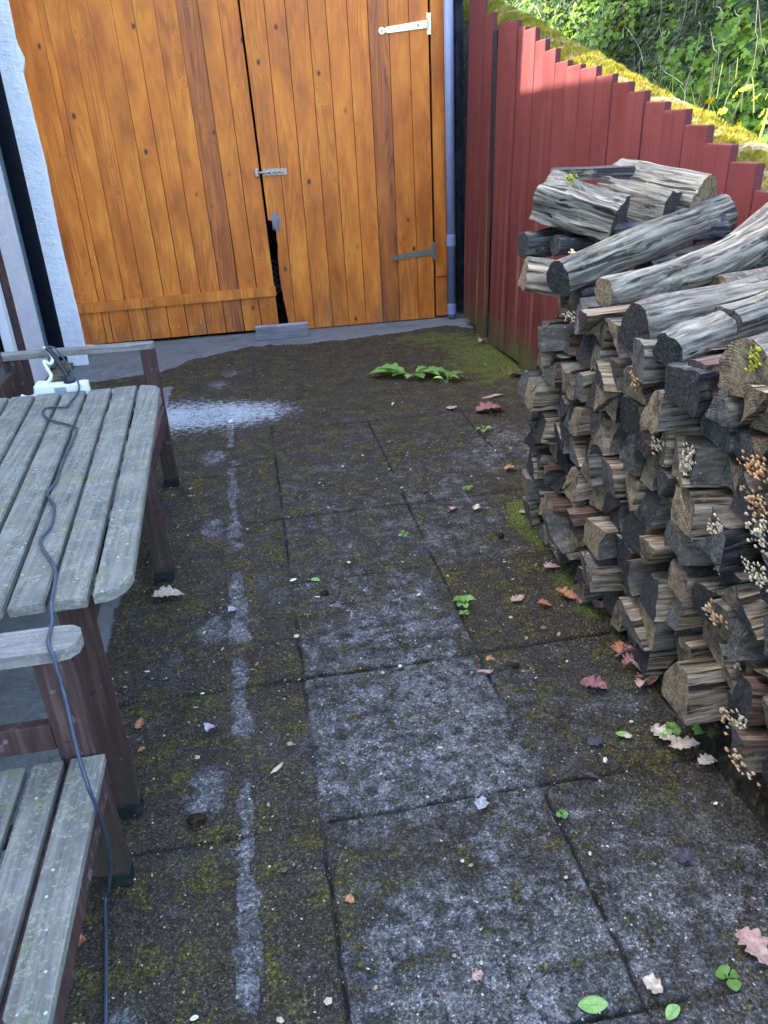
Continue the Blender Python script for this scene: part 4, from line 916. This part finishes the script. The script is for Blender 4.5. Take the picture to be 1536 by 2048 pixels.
def build_stack():
    rnd = random.Random(21)
    rows = [0.02, .14, .265, .38, .50, .61, .73, .845, .955, 1.065]; y0, y1 = .55, 2.97
    def bnd(r, y): return rows[r]+(0 if r == 0 else .022*mnoise.noise(Vector((y*4.3, r*7.7, 1)))+.010*mnoise.noise(Vector((y*13, r*3.1, 4))))
    cnt = 0
    for r in range(len(rows)-1):
        y = y1+.03*math.sin(r*2.2)-(.02*r if r > 5 else 0)+(.0); k = 0
        cuts = [y]
        while y > y0: y -= rnd.choice((.075, .10, .12, .16, .14, .115))*rnd.uniform(.9, 1.12); cuts.append(y)
        for i in range(len(cuts)-1):
            a, b = cuts[i], cuts[i+1]   # a far, b near
            if r == 0 and b < 1.70 and b > .0 and a < 1.85: continue     # the bottom course stops: a low dark plinth carries the near part
            ja, jb = rnd.uniform(-.012, .012), rnd.uniform(-.012, .012)
            Q = [(a+ja, bnd(r, a)), (b+jb, bnd(r, b)), (b-jb, bnd(r+1, b)), (a-ja, bnd(r+1, a))]
            wdt = a-b; cells = []
            roll = rnd.random()
            if wdt > .108 and roll < .55:
                cells = [[Q[0], Q[1], Q[2]], [Q[0], Q[2], Q[3]]] if rnd.random() < .5 else [[Q[0], Q[1], Q[3]], [Q[1], Q[2], Q[3]]]
            elif roll < .80: cells = [Q]
            else: cells = [Q[:2]+[((Q[2][0]*.75+Q[3][0]*.25), Q[2][1]+.012), ((Q[2][0]*.3+Q[3][0]*.7), Q[3][1]+.010), ((Q[0][0]+Q[3][0])/2-.0, (Q[0][1]+Q[3][1])/2)]]
            for c in cells:
                k += 1; c = poly_inset(c, .0035+rnd.random()*.004); cx = sum(p[0] for p in c)/len(c); cz = sum(p[1] for p in c)/len(c)
                prot = rnd.uniform(-.048, .048); 
                if rnd.random() < .18: prot -= .05
                if r <= 1: prot += .0
                yaw = rnd.gauss(-.05, .10); tilt = rnd.gauss(0, .03); L = rnd.uniform(.30, .40)
                xf = 1.085+prot; 
                # outline in (right, up) of the log frame: axis +x -> right is +y
                S = densify([(p[0]-cx, p[1]-cz) for p in c], 18, rnd.choice([None, None, 0, 1, 2]))
                tr = rnd.random(); h = cz
                if h > .85: tone = rnd.choice((.6, .12, .35, .9, .15, .65))
                elif h > .4: tone = rnd.choice((.12, .2, .35, .1, .18, .9, .15, .65))
                else: tone = rnd.choice((.12, .2, .36, .15, .1, .62, .2, .4))
                bark = rnd.random() < .10
                ax = [(xf, cy_ := cx, cz), (xf+L*math.cos(yaw), cx+L*math.sin(yaw), cz+L*math.sin(tilt))]
                o = make_log('split_log', ax, S, tone, bark, seed=cnt*1.37+r, taper=rnd.uniform(-.05, .05), rough=rnd.uniform(.0015, .0035), endtilt=rnd.uniform(-.25, .25))
                shape = 'wedge-shaped' if len(c) == 3 else 'blocky' if len(c) == 4 else 'chunky'
                word = 'bark-covered' if bark else tone_word(tone)
                tag(o, f"{word} {shape} split log, {ORD[r]} course from the ground, {ORD[k-1]} from the stack's far end", "log", "firewood logs in the stack")
                FRONT.append((o, xf, cx, cz, r)); cnt += 1
    # hidden heart of the stack: a second rank of logs behind the first, seen only through gaps and from above
    for r in range(0, 9, 1):
        y = 2.9; k = 0
        while y > .6:
            wd = rnd.uniform(.10, .16); hgt = .095
            if r >= 8 or (r % 3 == 1):
                k += 1
                S = densify([(-wd*.46, -hgt/2), (wd*.46, -hgt/2), (wd*.40, hgt*.42), (-wd*.42, hgt*.45)], 14, 2)
                o = make_log('split_log', [(1.50, y, rows[r]+.055), (1.83, y+rnd.uniform(-.02, .02), rows[r]+.055)], S, rnd.choice((.2, .6, .9)), False, seed=500+r*31+y*7, rough=.003)
                tag(o, f"back-rank log against the fence, {ORD[r]} course from the ground, {ORD[k-1]} from the far end", "log", "firewood logs in the stack")
            y -= wd+.006
    return cnt
build_stack()
# low plinth under the near part of the stack
m = MB()
V = []; F = []; ys = np.linspace(.3, 1.86, 50)
for y in ys:
    n1 = .012*mnoise.noise(Vector((y*9, 0, 0)))
    V += [(1.085+n1, y, -.01), (1.10+n1, y, .035), (1.15+n1, y, .11), (1.20, y, .126), (1.84, y, .126), (1.84, y, -.01)]
for j in range(len(ys)-1):
    for k in range(6): F.append([j*6+k, j*6+(k+1) % 6, (j+1)*6+(k+1) % 6, (j+1)*6+k])
F += [[0, 1, 2, 3, 4, 5], [len(V)-6+k for k in range(5, -1, -1)]]
m.add(V, F); o = m.build('log_plinth', M['soil']); tag(o, "low dark earthy plinth carrying the near end of the log stack", "plinth")

TOP = []
def top(axis, sect, tone, label, name='split_log', bark=False, seed=1, **k):
    o = make_log(name, axis, sect, tone, bark, seed=seed, **k); tag(o, label, "log", "big logs on top of the stack"); TOP.append(o); return o
def wedge(w_, h_, b=2): return densify([(-w_/2, -h_/2), (w_/2, -h_/2), (w_*.32, h_*.40), (-w_*.18, h_/2), (-w_*.48, h_*.15)], 26, b)
AN, AF = (1.335, 2.80, 1.265), (1.115, 3.0, 1.345)
BN, BF = (1.545, 2.82, 1.285), (1.385, 3.05, 1.335)
CN, CF = (1.695, 2.86, 1.325), (1.480, 3.15, 1.385)
# supports under the crown at the far end
top([(1.00, 2.86, 1.10), (1.20, 2.83, 1.06)], wedge(.13, .11), .2, "pinkish tan short log with moss at the top far corner of the stack face", seed=31)
top([(1.03, 2.97, 1.186), (1.38, 3.01, 1.19)], sect_round(.055, .052, 22, None, 2), .9, "dark rough log end poking out left under the top chunk", seed=32, rough=.006)
top([(1.12, 2.87, 1.188), (1.42, 2.92, 1.19)], sect_round(.042, .040, 20, None, 3), .9, "small dark round log beside the rough dark one under the top chunk", seed=33)
top([(1.36, 3.02, 1.20), (1.80, 3.0, 1.23)], wedge(.18, .13), .9, "dark log under the big half-round one at the back top", seed=34)
top([(1.30, 2.80, 1.215), (1.76, 2.84, 1.215)], wedge(.12, .08), .9, "dark log sandwiched behind the long mossy log", seed=35)
top([(1.03, 2.585, 1.120), (1.42, 2.74, 1.190), (1.80, 2.895, 1.255)], sect_round(.064, .062, 26, None, 5), .66, "long grey mossy round log lying aslant across the top, lichen on its near end", seed=36, rough=.004, taper=.1)
top([AN, AF], densify([(-.075, -.085), (.085, -.075), (.095, .045), (.01, .085), (-.085, .05)], 28, 3), .70, "big blue-grey split chunk with a dark end, topmost left of the stack", seed=37, rough=.007)
top([BN, BF], densify([(-.065, -.075), (.07, -.07), (.075, .035), (.0, .07), (-.07, .055)], 26, 2), .60, "striped grey split log in the middle of the top row", seed=38, rough=.005)
top([CN, CF], densify([(-.12, -.055), (.11, -.06), (.115, -.01), (.07, .05), (0, .078), (-.07, .05), (-.115, -.01)], 30), .68, "smooth grey half-round log at the top right of the crown", seed=39, rough=.003)
top([(1.20, 3.13, 1.42), (1.50, 3.07, 1.415)], densify([(-.05, -.022), (.05, -.022), (.04, .022), (-.045, .018)], 18), .9, "thin dark slab at the back of the top row", seed=40)
top([(1.03, 2.235, 1.135), (1.30, 2.30, 1.150), (1.55, 2.40, 1.185), (1.82, 2.56, 1.275)], sect_round(.057, .058, 28, None, 8), .64, "long pale curved branch log bending up towards the fence", seed=41, rough=.005, taper=.35)
top([(1.035, 2.01, 1.075), (1.30, 2.07, 1.088), (1.60, 2.15, 1.10)], densify([(-.082, -.095), (.080, -.055), (.065, .035), (.0, .072), (-.045, .045)], 28, 2), .66, "wide grey log with a dark triangular end below the curved branch", seed=42, rough=.005)
top([(1.03, 1.83, 1.058), (1.21, 1.885, 1.083)], sect_round(.052, .050, 26, None, 10), .67, "short pale round log with a mossy brown end, left of the saw gap", seed=43, taper=.05)
top([(1.222, 1.890, 1.090), (1.62, 2.03, 1.125)], sect_round(.056, .052, 26, None, 11), .65, "pale round log right of the saw gap", seed=44)
top([(1.12, 1.95, 1.045), (1.55, 2.03, 1.045)], wedge(.12, .06), .7, "flat bluish grey split log lying under the wide one", seed=45)
top([(1.02, 1.72, 1.015), (1.35, 1.78, 1.02)], densify([(-.06, -.09), (.07, -.06), (.075, .02), (-.06, .035)], 24), .9, "black flat-topped log with pale upper face below the saw gap", seed=46)
top([(1.07, 1.555, 1.075), (1.45, 1.64, 1.085)], densify([(-.085, -.075), (.080, -.065), (.075, .03), (-.01, .075), (-.085, .045)], 28, 2), .67, "big pale grey log at the right edge of the picture, yellow moss on its end", seed=47, rough=.004)
top([(1.05, 1.60, .985), (1.35, 1.66, .99)], densify([(-.05, -.05), (.05, -.05), (.0, .055)], 20), .7, "small grey wedge standing point up below the big pale log", seed=48)
top([(1.06, 1.36, 1.07), (1.45, 1.42, 1.08)], wedge(.15, .11), .66, "grey log nearest the camera on top of the stack", seed=49)
for k in range(9):
    yb = .75+.25*k
    top([(1.42, yb, 1.10), (1.80, yb+.06, 1.12)], wedge(.16, .08), random.choice((.6, .68, .9)), f"{ORD[k]} rear top log from the near end, close against the fence", seed=60+k)

# fungi, lichen crusts and moss tufts on log ends: children of the log they grow on
def cluster(parent, c, n, spread, size, tone, name='bracket_fungus', mat=None):
    m = MB(); qi = parent.rotation_quaternion.inverted(); c = Vector(c)-parent.location
    for i in range(n):
        p = c+Vector((random.uniform(-.012, .004), random.gauss(0, spread[0]), random.gauss(0, spread[1]))); r = random.uniform(.6, 1.25)*size; k = 9
        ax = random.uniform(-.5, .5); vs = []
        for j in range(k):
            a = 2*math.pi*j/k; rr = r*(1+.2*math.sin(a*3+i)); u, v = math.cos(a)*rr, math.sin(a)*rr*.85
            vs.append(p+Vector((-.004+v*.5*math.cos(ax), u, v*.45*math.sin(ax)+v*.3+u*.1)))
        top_ = p+Vector((-.012*size/.012, 0, .006)); bot = p+Vector((.008, 0, -.006)); vs += [top_, bot]
        fs = [[j, (j+1) % k, k] for j in range(k)]+[[(j+1) % k, j, k+1] for j in range(k)]
        m.add(vs, fs, 0, min(1, max(0, tone+random.uniform(-.3, .3))))
    m.v = [tuple(qi @ Vector(v)) for v in m.v]; m.build(name, mat or M['fungus'], parent, smooth=True)
def nearest(y, z): return min(FRONT, key=lambda q: (q[2]-y)**2+(q[3]-z)**2)
def on_stack(y, z, n, spread, size, tone):
    q = nearest(y, z); cluster(q[0], (q[1]-.004, y, z), n, spread, size, tone)
if True:
    for y, z, n, sp, s, t in [(1.70, .80, 16, (.014, .035), .009, 1), (1.86, .79, 14, (.02, .02), .010, 1), (1.55, .66, 18, (.018, .03), .010, 1), (1.60, .55, 10, (.01, .025), .009, .95), (1.46, .88, 18, (.028, .020), .013, .25), (1.44, .80, 14, (.03, .015), .011, .2), (1.40, .74, 20, (.02, .03), .011, .95), (1.36, .66, 14, (.03, .02), .010, .9), (1.50, .46, 16, (.02, .02), .012, .35), (1.46, .34, 9, (.01, .03), .010, .9), (1.32, .26, 8, (.012, .018), .009, .9), (1.40, .19, 9, (.022, .012), .014, .55), (1.27, .19, 8, (.030, .010), .013, .45), (2.55, 1.00, 8, (.02, .01), .008, .6), (2.0, .93, 7, (.012, .018), .009, .25)]:
        on_stack(y, z, int(n*3.4), (sp[0]*.9+.004, sp[1]*.55+.004), s*.50, t)
cluster(TOP[5], (1.12, 2.66, 1.185), 16, (.02, .004), .010, .45)
cluster(TOP[6], (1.19, 2.93, 1.405), 60, (.028, .012), .0055, .2, 'yellow_moss', M['petal'] if False else simple("yellow_moss", (.50, .50, .05, 1), .9, 0, .1, .6, .2, 90))
cluster(TOP[16], (1.072, 1.52, 1.115), 26, (.005, .016), .005, .2, 'yellow_moss', bpy.data.materials["yellow_moss"])

# ------------------------------------------------------------------ leaves and litter
def leaf(kind, x, y, L, rot, mat, label, cat='leaf', z=.006, curl=.25, seed=0, tiltx=0, group=None):
    """kind: oak | oval | willow | crumple"""
    r = random.Random(seed*13+5); nL = 30; V = []; F = []; nw = 5
    for i in range(nL+1):
        t = i/nL
        if kind == 'oak':
            env = math.sin(math.pi*min(1, t*1.02)**.85)**.8 if t < .97 else .12; wd = env*.36*(.42+.58*abs(math.sin(t*math.pi*4.3+.3*math.sin(seed)))**.55)
            if t < .10: wd = .02
        elif kind == 'willow': wd = .13*math.sin(math.pi*t)**.8
        elif kind == 'crumple': wd = .42*math.sin(math.pi*t)**.6*(1+.3*math.sin(t*17+seed)*r.uniform(.3, 1))
        else: wd = .30*math.sin(math.pi*t)**.65
        wd = max(wd, .008)*L
        for k in range(nw):
            s = (k-(nw-1)/2)/((nw-1)/2)
            zz = curl*L*(.55*(s*s)*wd/L*1.6+.35*math.sin(t*3+seed)*t+.12*mnoise.noise(Vector((t*6, s*2, seed*3.1))))
            if kind == 'crumple': zz += L*.22*abs(mnoise.noise(Vector((t*5, s*3, seed*2))))
            lat = s*wd*(1 if kind != 'oak' else (1+.12*math.sin(t*40+seed*k)))
            V.append(((t-.5)*L, lat+.03*L*math.sin(t*4+seed), zz+.0005))
    for i in range(nL):
        for k in range(nw-1): a = i*nw+k; F.append([a, a+nw, a+nw+1, a+1])
    mz = min(v[2] for v in V); V = [(a, b, c-mz) for a, b, c in V]
    o = mesh_obj('fallen_leaf' if cat == 'leaf' else cat.replace(' ', '_'), V, F, mat, smooth=True, loc=(x, y, z)); o.rotation_euler = (tiltx, 0, rot); tag(o, label, cat, group)
    md = o.modifiers.new('thick', 'SOLIDIFY'); md.thickness = .0006; md.offset = 1
    return o
LV = [
 ('oak', -.47, 2.714, .125, .05, 'l_pale', "large pale lobed leaf beside the table's far leg", .3),
 ('crumple', -.217, 2.539, .040, .6, 'l_grey', "small crumpled grey-white leaf on the bare drip line", .8),
 ('oak', -.499, 1.967, .045, 1.2, 'l_orange', "small orange lobed leaf left of the bare drip line, near the table leg", .5),
 ('crumple', -.482, 1.853, .022, .4, 'l_orange', "tiny tan leaf scrap just below the small orange leaf", .4),
 ('crumple', -.282, 1.892, .040, 1.0, 'l_grey', "crumpled grey leaf left of the wide bare drip patch", .7),
 ('willow', -.093, 1.690, .055, .75, 'l_pale', "narrow cream willow leaf between drip line and slab joint", .2),
 ('oval', .021, 2.712, .030, .1, 'l_white', "oval white petal at the slab corner above the green leaf", .2),
 ('oak', .108, 2.690, .042, -.4, 'l_green', "small green lobed leaf beside the white oval petal", .2),
 ('oak', 1.040, 2.541, .075, .2, 'l_pink', "pale pink lobed leaf close to the stack on green moss", .4),
 ('oak', .834, 2.353, .065, .3, 'l_pink', "curled pink-tan leaf in front of the orange one", .6),
 ('oak', 1.015, 2.330, .085, 2.4, 'l_orange', "bright rust leaf curled up against the stack foot", .7),
 ('oak', 1.060, 2.280, .075, .8, 'l_red', "red-brown leaf overlapping the rust leaf at the stack foot", .7),
 ('oak', .918, 2.290, .055, -.2, 'l_orange', "small orange curled leaf between the pink-tan leaf and the stack", .8),
 ('oak', 1.100, 2.245, .060, 1.9, 'l_pink', "tan leaf propped on the log corner above the rust leaf", .8),
 ('oak', .904, 1.823, .095, -.75, 'l_red', "purple-red lobed leaf lying alone on the right-hand slab", .35),
 ('oak', .631, 2.021, .038, .2, 'l_orange', "small orange leaf just right of the slab joint crossing", .6),
 ('willow', .593, 1.962, .060, .05, 'l_pink', "pink rolled leaf below the small orange one", .9),
 ('oval', .897, 1.601, .040, -.5, 'l_green', "small bright green oval leaf on the right-hand slab", .15),
 ('crumple', .808, 1.590, .048, .1, 'l_dark', "flat dark purple leaf left of the green oval leaf", .2),
 ('willow', .747, 1.465, .048, -.45, 'l_dark', "dark narrow leaf lying on the cross joint", .4),
 ('crumple', .427, 1.435, .040, .9, 'l_grey', "crumpled pale lilac leaf just below the cross joint", .8),
 ('crumple', .853, 1.176, .042, .3, 'l_dark', "dark purple crumpled leaf on the nearest right slab", .5),
 ('oak', .876, .935, .095, -1.25, 'l_pink', "large tan lobed leaf at the right edge of the picture", .4),
 ('crumple', .633, .904, .042, -.8, 'l_pale', "pale greenish crumpled leaf at the nearest joint crossing", .6),
 ('oval', .500, .893, .060, -.25, 'l_green', "green leaf at the bottom edge left of the joint crossing", .2),
 ('oval', .647, .848, .040, .5, 'l_green', "green leaf at the bottom edge right of the joint crossing", .3),
 ('crumple', .052, 1.230, .024, -.6, 'l_orange', "rust scrap of leaf beside the long left joint, nearest the camera", .5),
 ('oak', .794, 3.171, .050, 1.1, 'l_pink', "pink leaf, left one of two in the middle of the right slabs", .5),
 ('oak', .904, 3.151, .050, .8, 'l_pale', "pale leaf with a dark crumb, right one of two", .5),
 ('oak', 1.190, 3.537, .070, -.2, 'l_orange', "rust leaf near the stack's far corner", .6),
 ('oak', 1.330, 3.483, .050, -.5, 'l_pale', "cream leaf standing on edge at the stack's far corner", .9),
 ('oak', 1.100, 3.045, .055, .1, 'l_pink', "pink leaf resting on bright green moss at the stack foot", .5),
 ('willow', 1.459, 4.715, .155, .02, 'l_pink', "long cream sliver of leaf near the weed", .2),
 ('oak', 1.363, 4.452, .200, .05, 'l_red', "wide reddish leaf lying under a round green leaf", .35),
 ('oval', 1.355, 4.440, .075, .8, 'l_green', "round green leaf on top of the wide reddish leaf", .2),
 ('crumple', 1.145, 4.565, .070, -.3, 'l_pink', "small rosy leaf scrap left of the wide reddish leaf", .4),
 ('willow', .809, 4.781, .060, 1.1, 'l_pale', "small cream leaf left below the weed", .3),
 ('oak', 1.790, 6.089, .090, .9, 'l_pink', "pink leaf leaning at the foot of the fence, the farther one", .8),
 ('oak', 1.745, 5.096, .110, .3, 'l_red', "brown curled leaf at the fence foot just before the stack", .8),
 ('crumple', .291, .997, .026, .2, 'l_pink', "pale pink scrap near the bottom edge on the bare slab", .4),
 ('crumple', .713, 3.397, .035, .1, 'l_dark', "dark flat chip of leaf beside the right joint", .2),
 ('oval', .992, 1.575, .050, 2.2, 'l_green', "narrow green leaf on the tan leaf heap beside the plinth", .3),
 ('oak', 1.000, 1.560, .085, -1.0, 'l_pale', "tan leaf at the far end of the heap beside the plinth", .5),
 ('oak', 1.030, 1.505, .080, -.4, 'l_pale', "tan leaf in the middle of the heap beside the plinth", .6),
 ('oak', 1.065, 1.440, .060, .1, 'l_pale', "tan leaf at the near end of the heap beside the plinth", .5),
 ('crumple', -.567, 1.253, .050, .1, 'l_orange', "rust leaf on the paving under the near chair's front", .5),
 ('oval', 1.014, 1.313, .014, .1, 'l_white', "round white petal on the right near the plinth", .1),
 ('oval', -.293, 1.03, .018, .1, 'l_white', "oval white petal at the very bottom left of the paving", .1),
 ('oval', -.314, 2.075, .014, .1, 'l_white', "small white petal left of the drip line", .1),
]
for i, (k, x, y, L, rot, mt, lb, cu) in enumerate(LV): leaf(k, x, y, L, rot, M[mt], lb, 'petal' if 'petal' in lb.split()[1:3] or lb.endswith('petal') or mt == 'l_white' else 'leaf', .006+(.008 if 'on top' in lb or 'heap' in lb else 0), cu, seed=i*1.7+1)
# drift of curled brown leaves along the stack foot
hp = [(1.055, 1.965, .07), (1.075, 1.945, .06), (1.06, 1.925, .07), (1.09, 1.905, .06), (1.055, 1.885, .065), (1.085, 1.865, .06), (1.06, 1.845, .07), (1.09, 1.83, .06), (1.065, 1.80, .07), (1.085, 1.785, .05), (1.05, 1.77, .06)]
for i, (x, y, L) in enumerate(hp):
    leaf('oak', x, y, L, random.uniform(0, 3), M[random.choice(['l_red', 'l_pink', 'l_orange', 'l_pink'])], f"{ORD[i]} leaf from the far end of the curled brown drift at the stack foot", 'leaf', .012+.012*random.random(), .8, seed=i*2.3+60, tiltx=random.uniform(-.7, .7), group="drift of curled leaves")
def clod(x, y, r, lb, sx=1):
    bm = bmesh.new(); bmesh.ops.create_icosphere(bm, subdivisions=3, radius=r)
    for v in bm.verts:
        n = mnoise.noise(v.co*90+Vector((x*9, y*9, 0)))*.45+mnoise.noise(v.co*300)*.25; v.co *= 1+n; v.co.x *= 1.25*sx; v.co.z = v.co.z*.6+r*.35
    me = bpy.data.meshes.new('moss_clod'); bm.to_mesh(me); bm.free(); me.materials.append(M['mosslump']); o = bpy.data.objects.new('moss_clod', me); col.objects.link(o); o.location = (x, y, .004); tag(o, lb, 'moss clod')
clod(.134, 2.579, .014, "dark round moss clod below the white petal at the slab corner"); clod(-.309, 1.548, .017, "brown moss clod beside the wide drip mark near the table leg", 1.2); clod(.699, 1.977, .012, "black shaggy moss clod right of the small orange leaf"); clod(.93, 2.86, .013, "dark moss clod on the far right slab"); clod(1.02, 1.05, .008, "tiny dark clod at the right edge of the paving")
def plant(name, x, y, n, L, wd, lb, seed, lobed=False, up=.45, stem=.0, extra=None):
    r = random.Random(seed); root = empty(name, (x, y, .004), lb, 'weed')
    for k in range(n):
        a = (extra[k][0] if extra else k*2*math.pi/n+r.uniform(-.35, .35)); l = (extra[k][1] if extra else L*r.uniform(.6, 1.15)); m = MB(); vs = []; fs = []; N = 14; u = up*r.uniform(.5, 1.4)
        for i in range(N+1):
            t = i/N; w_ = wd*l*(math.sin(math.pi*max(0, (t-.22)/.78))**.7 if t > .22 else 0)+.0018
            if lobed: w_ *= 1+.30*math.sin(t*26)
            cx = t*l; cz = l*(u*t-u*.85*t*t)+stem*min(1, t*3); c = Vector((cx*math.cos(a), cx*math.sin(a), cz)); s = Vector((-math.sin(a), math.cos(a), 0))*w_
            vs += [c-s+Vector((0, 0, w_*.35)), c, c+s+Vector((0, 0, w_*.35))]
            if i: b = (i-1)*3; fs += [[b, b+1, b+4, b+3], [b+1, b+2, b+5, b+4]]
        m.add(vs, fs, 0, r.random()); m.build('leaf', M['weed'], root, smooth=True)
    return root
plant('weed', 1.06, 5.36, 9, .17, .20, "broad-leaved green weed growing from the far joint near the fence", 3, True, .38, .015, [(2.9, .32), (2.5, .30), (3.3, .16), (.2, .20), (-.3, .26), (.5, .16), (-.7, .22), (-1.3, .17), (4.2, .13), (1.6, .12), (5.7, .20)])
plant('weed', 1.25, 5.12, 4, .13, .20, "smaller green weed just right of the broad-leaved one", 4, False, .9, .02, [(.4, .17), (1.1, .14), (2.6, .10), (5.8, .09)])
plant('seedling', .63, 2.36, 5, .045, .35, "three-leaved seedling in the joint below the mid slabs", 5, False, 1.2, .012)
plant('seedling', .625, 2.315, 4, .022, .45, "tiny clover seedling just below the three-leaved seedling", 15, False, .8, .004)
plant('seedling', 1.12, 1.540, 7, .050, .36, "bright green crinkled seedling by the plinth", 6, True, 1.0, .02)
plant('seedling', 1.03, 1.575, 5, .030, .38, "small crinkled seedling growing through the tan leaf heap", 16, True, 1.0, .015)
plant('seedling', .791, .89, 4, .030, .40, "two-leaved seedling in the nearest joint on the right", 7, False, .8, .006)
plant('seedling', 1.22, 4.12, 4, .05, .30, "small sprout on the paving between weed and stack", 8, False, 1.2, .01)
plant('seedling', .62, 1.36, 4, .018, .40, "tiny seedling just below the mid joint crossing", 9, False, .8, .004)
plant('seedling', .52, 2.95, 4, .030, .30, "sprout at the third joint crossing from the camera", 10, False, 1.4, .01)
plant('seedling', .92, 3.35, 4, .03, .30, "sprout in the joint left of the stack's far corner", 11, False, 1.0, .01)
# fine litter: uncountable crumbs
N = 4200; V = []; F = []; T = []
for i in range(N):
    if i % 3: y = .75+(random.random()**1.2)*3.4
    else: y = .75+random.random()*6
    x = random.uniform(-.62, 1.12 if y < 3 else 1.8); s = random.uniform(.0010, .0034)*(1 if random.random() < .93 else random.uniform(1.6, 3.4))*(1+.15*y); a = random.uniform(0, 6.28); e = random.uniform(.3, .9); b0 = len(V); n = 5
    for k in range(n): q = a+k*6.283/n; u, v = math.cos(q)*s, math.sin(q)*s*e; V.append((x+u*math.cos(a)-v*math.sin(a), y+u*math.sin(a)+v*math.cos(a), .0075+random.uniform(0, .003)))
    V.append((x, y, .0115)); F += [[b0+k, b0+(k+1) % n, b0+n] for k in range(n)]; tt = random.random(); T += [tt]*n
o = mesh_obj('litter', V, F, M['debris'], fattr={'tone': T}); tag(o, "fine pale crumbs, bud scales and grit scattered over the paving", "litter", kind='stuff')

def build_tufts():
    N = 150000; x = rng.uniform(-.75, 1.85, N); y = .7+5.9*rng.random(N)**1.5
    a = vnoise(x, y, 7, 101, 4); b2 = vnoise(x, y, 30, 102, 3)
    g = .9*np.exp(-((x-1.75)/.55)**2-((y-5.7)/1.1)**2)+np.exp(-((x-1.12)/.12)**2-((y-2.9)/.4)**2)+.8*np.exp(-((x-1.08)/.10)**2-((y-2.1)/.6)**2)+.35*np.exp(-((x-.95)/.3)**2-((y-2.35)/.3)**2)
    bare = np.exp(-((x-.31)/.30)**4-((y-1.75)/.30)**4)*.25+np.exp(-((x+.185)/.035)**2)*.3
    k = (a*.6+b2*.5+g*.25-bare > .60); x, y, g, a = x[k], y[k], g[k], a[k]; N = len(x)
    L = rng.uniform(.002, .0055, N)*(1+.5*np.minimum(g, 1)); t = rng.uniform(0, 6.283, N); w_ = .0011+.0004*y/2
    dx, dy = np.cos(t), np.sin(t); z0 = .004+(vnoise(x, y, 2.1, 1, 3)-.5)*.012
    V = np.empty((N, 3, 3)); V[:, 0] = np.stack([x-dy*w_, y+dx*w_, z0-.002], -1); V[:, 1] = np.stack([x+dy*w_, y-dx*w_, z0-.002], -1); V[:, 2] = np.stack([x+dx*L*.6, y+dy*L*.6, z0+L], -1)
    tone = np.clip(rng.random(N)*.55+.45*np.minimum(g, 1)*rng.random(N), 0, 1)
    b = NB("ground_moss_strands", .9, .15); c = b.ramp(b.attr('tone'), [(0, (.05, .035, .016, 1)), (.3, (.12, .085, .03, 1)), (.6, (.21, .185, .03, 1)), (1, (.33, .40, .05, 1))]); m = b.fin(c)
    o = mesh_obj('moss', V.reshape(-1, 3).tolist(), np.arange(N*3).reshape(N, 3).tolist(), m, fattr={'tone': tone.tolist()}); tag(o, "short olive and brown moss growing over the paving", "moss", kind='stuff')
build_tufts()
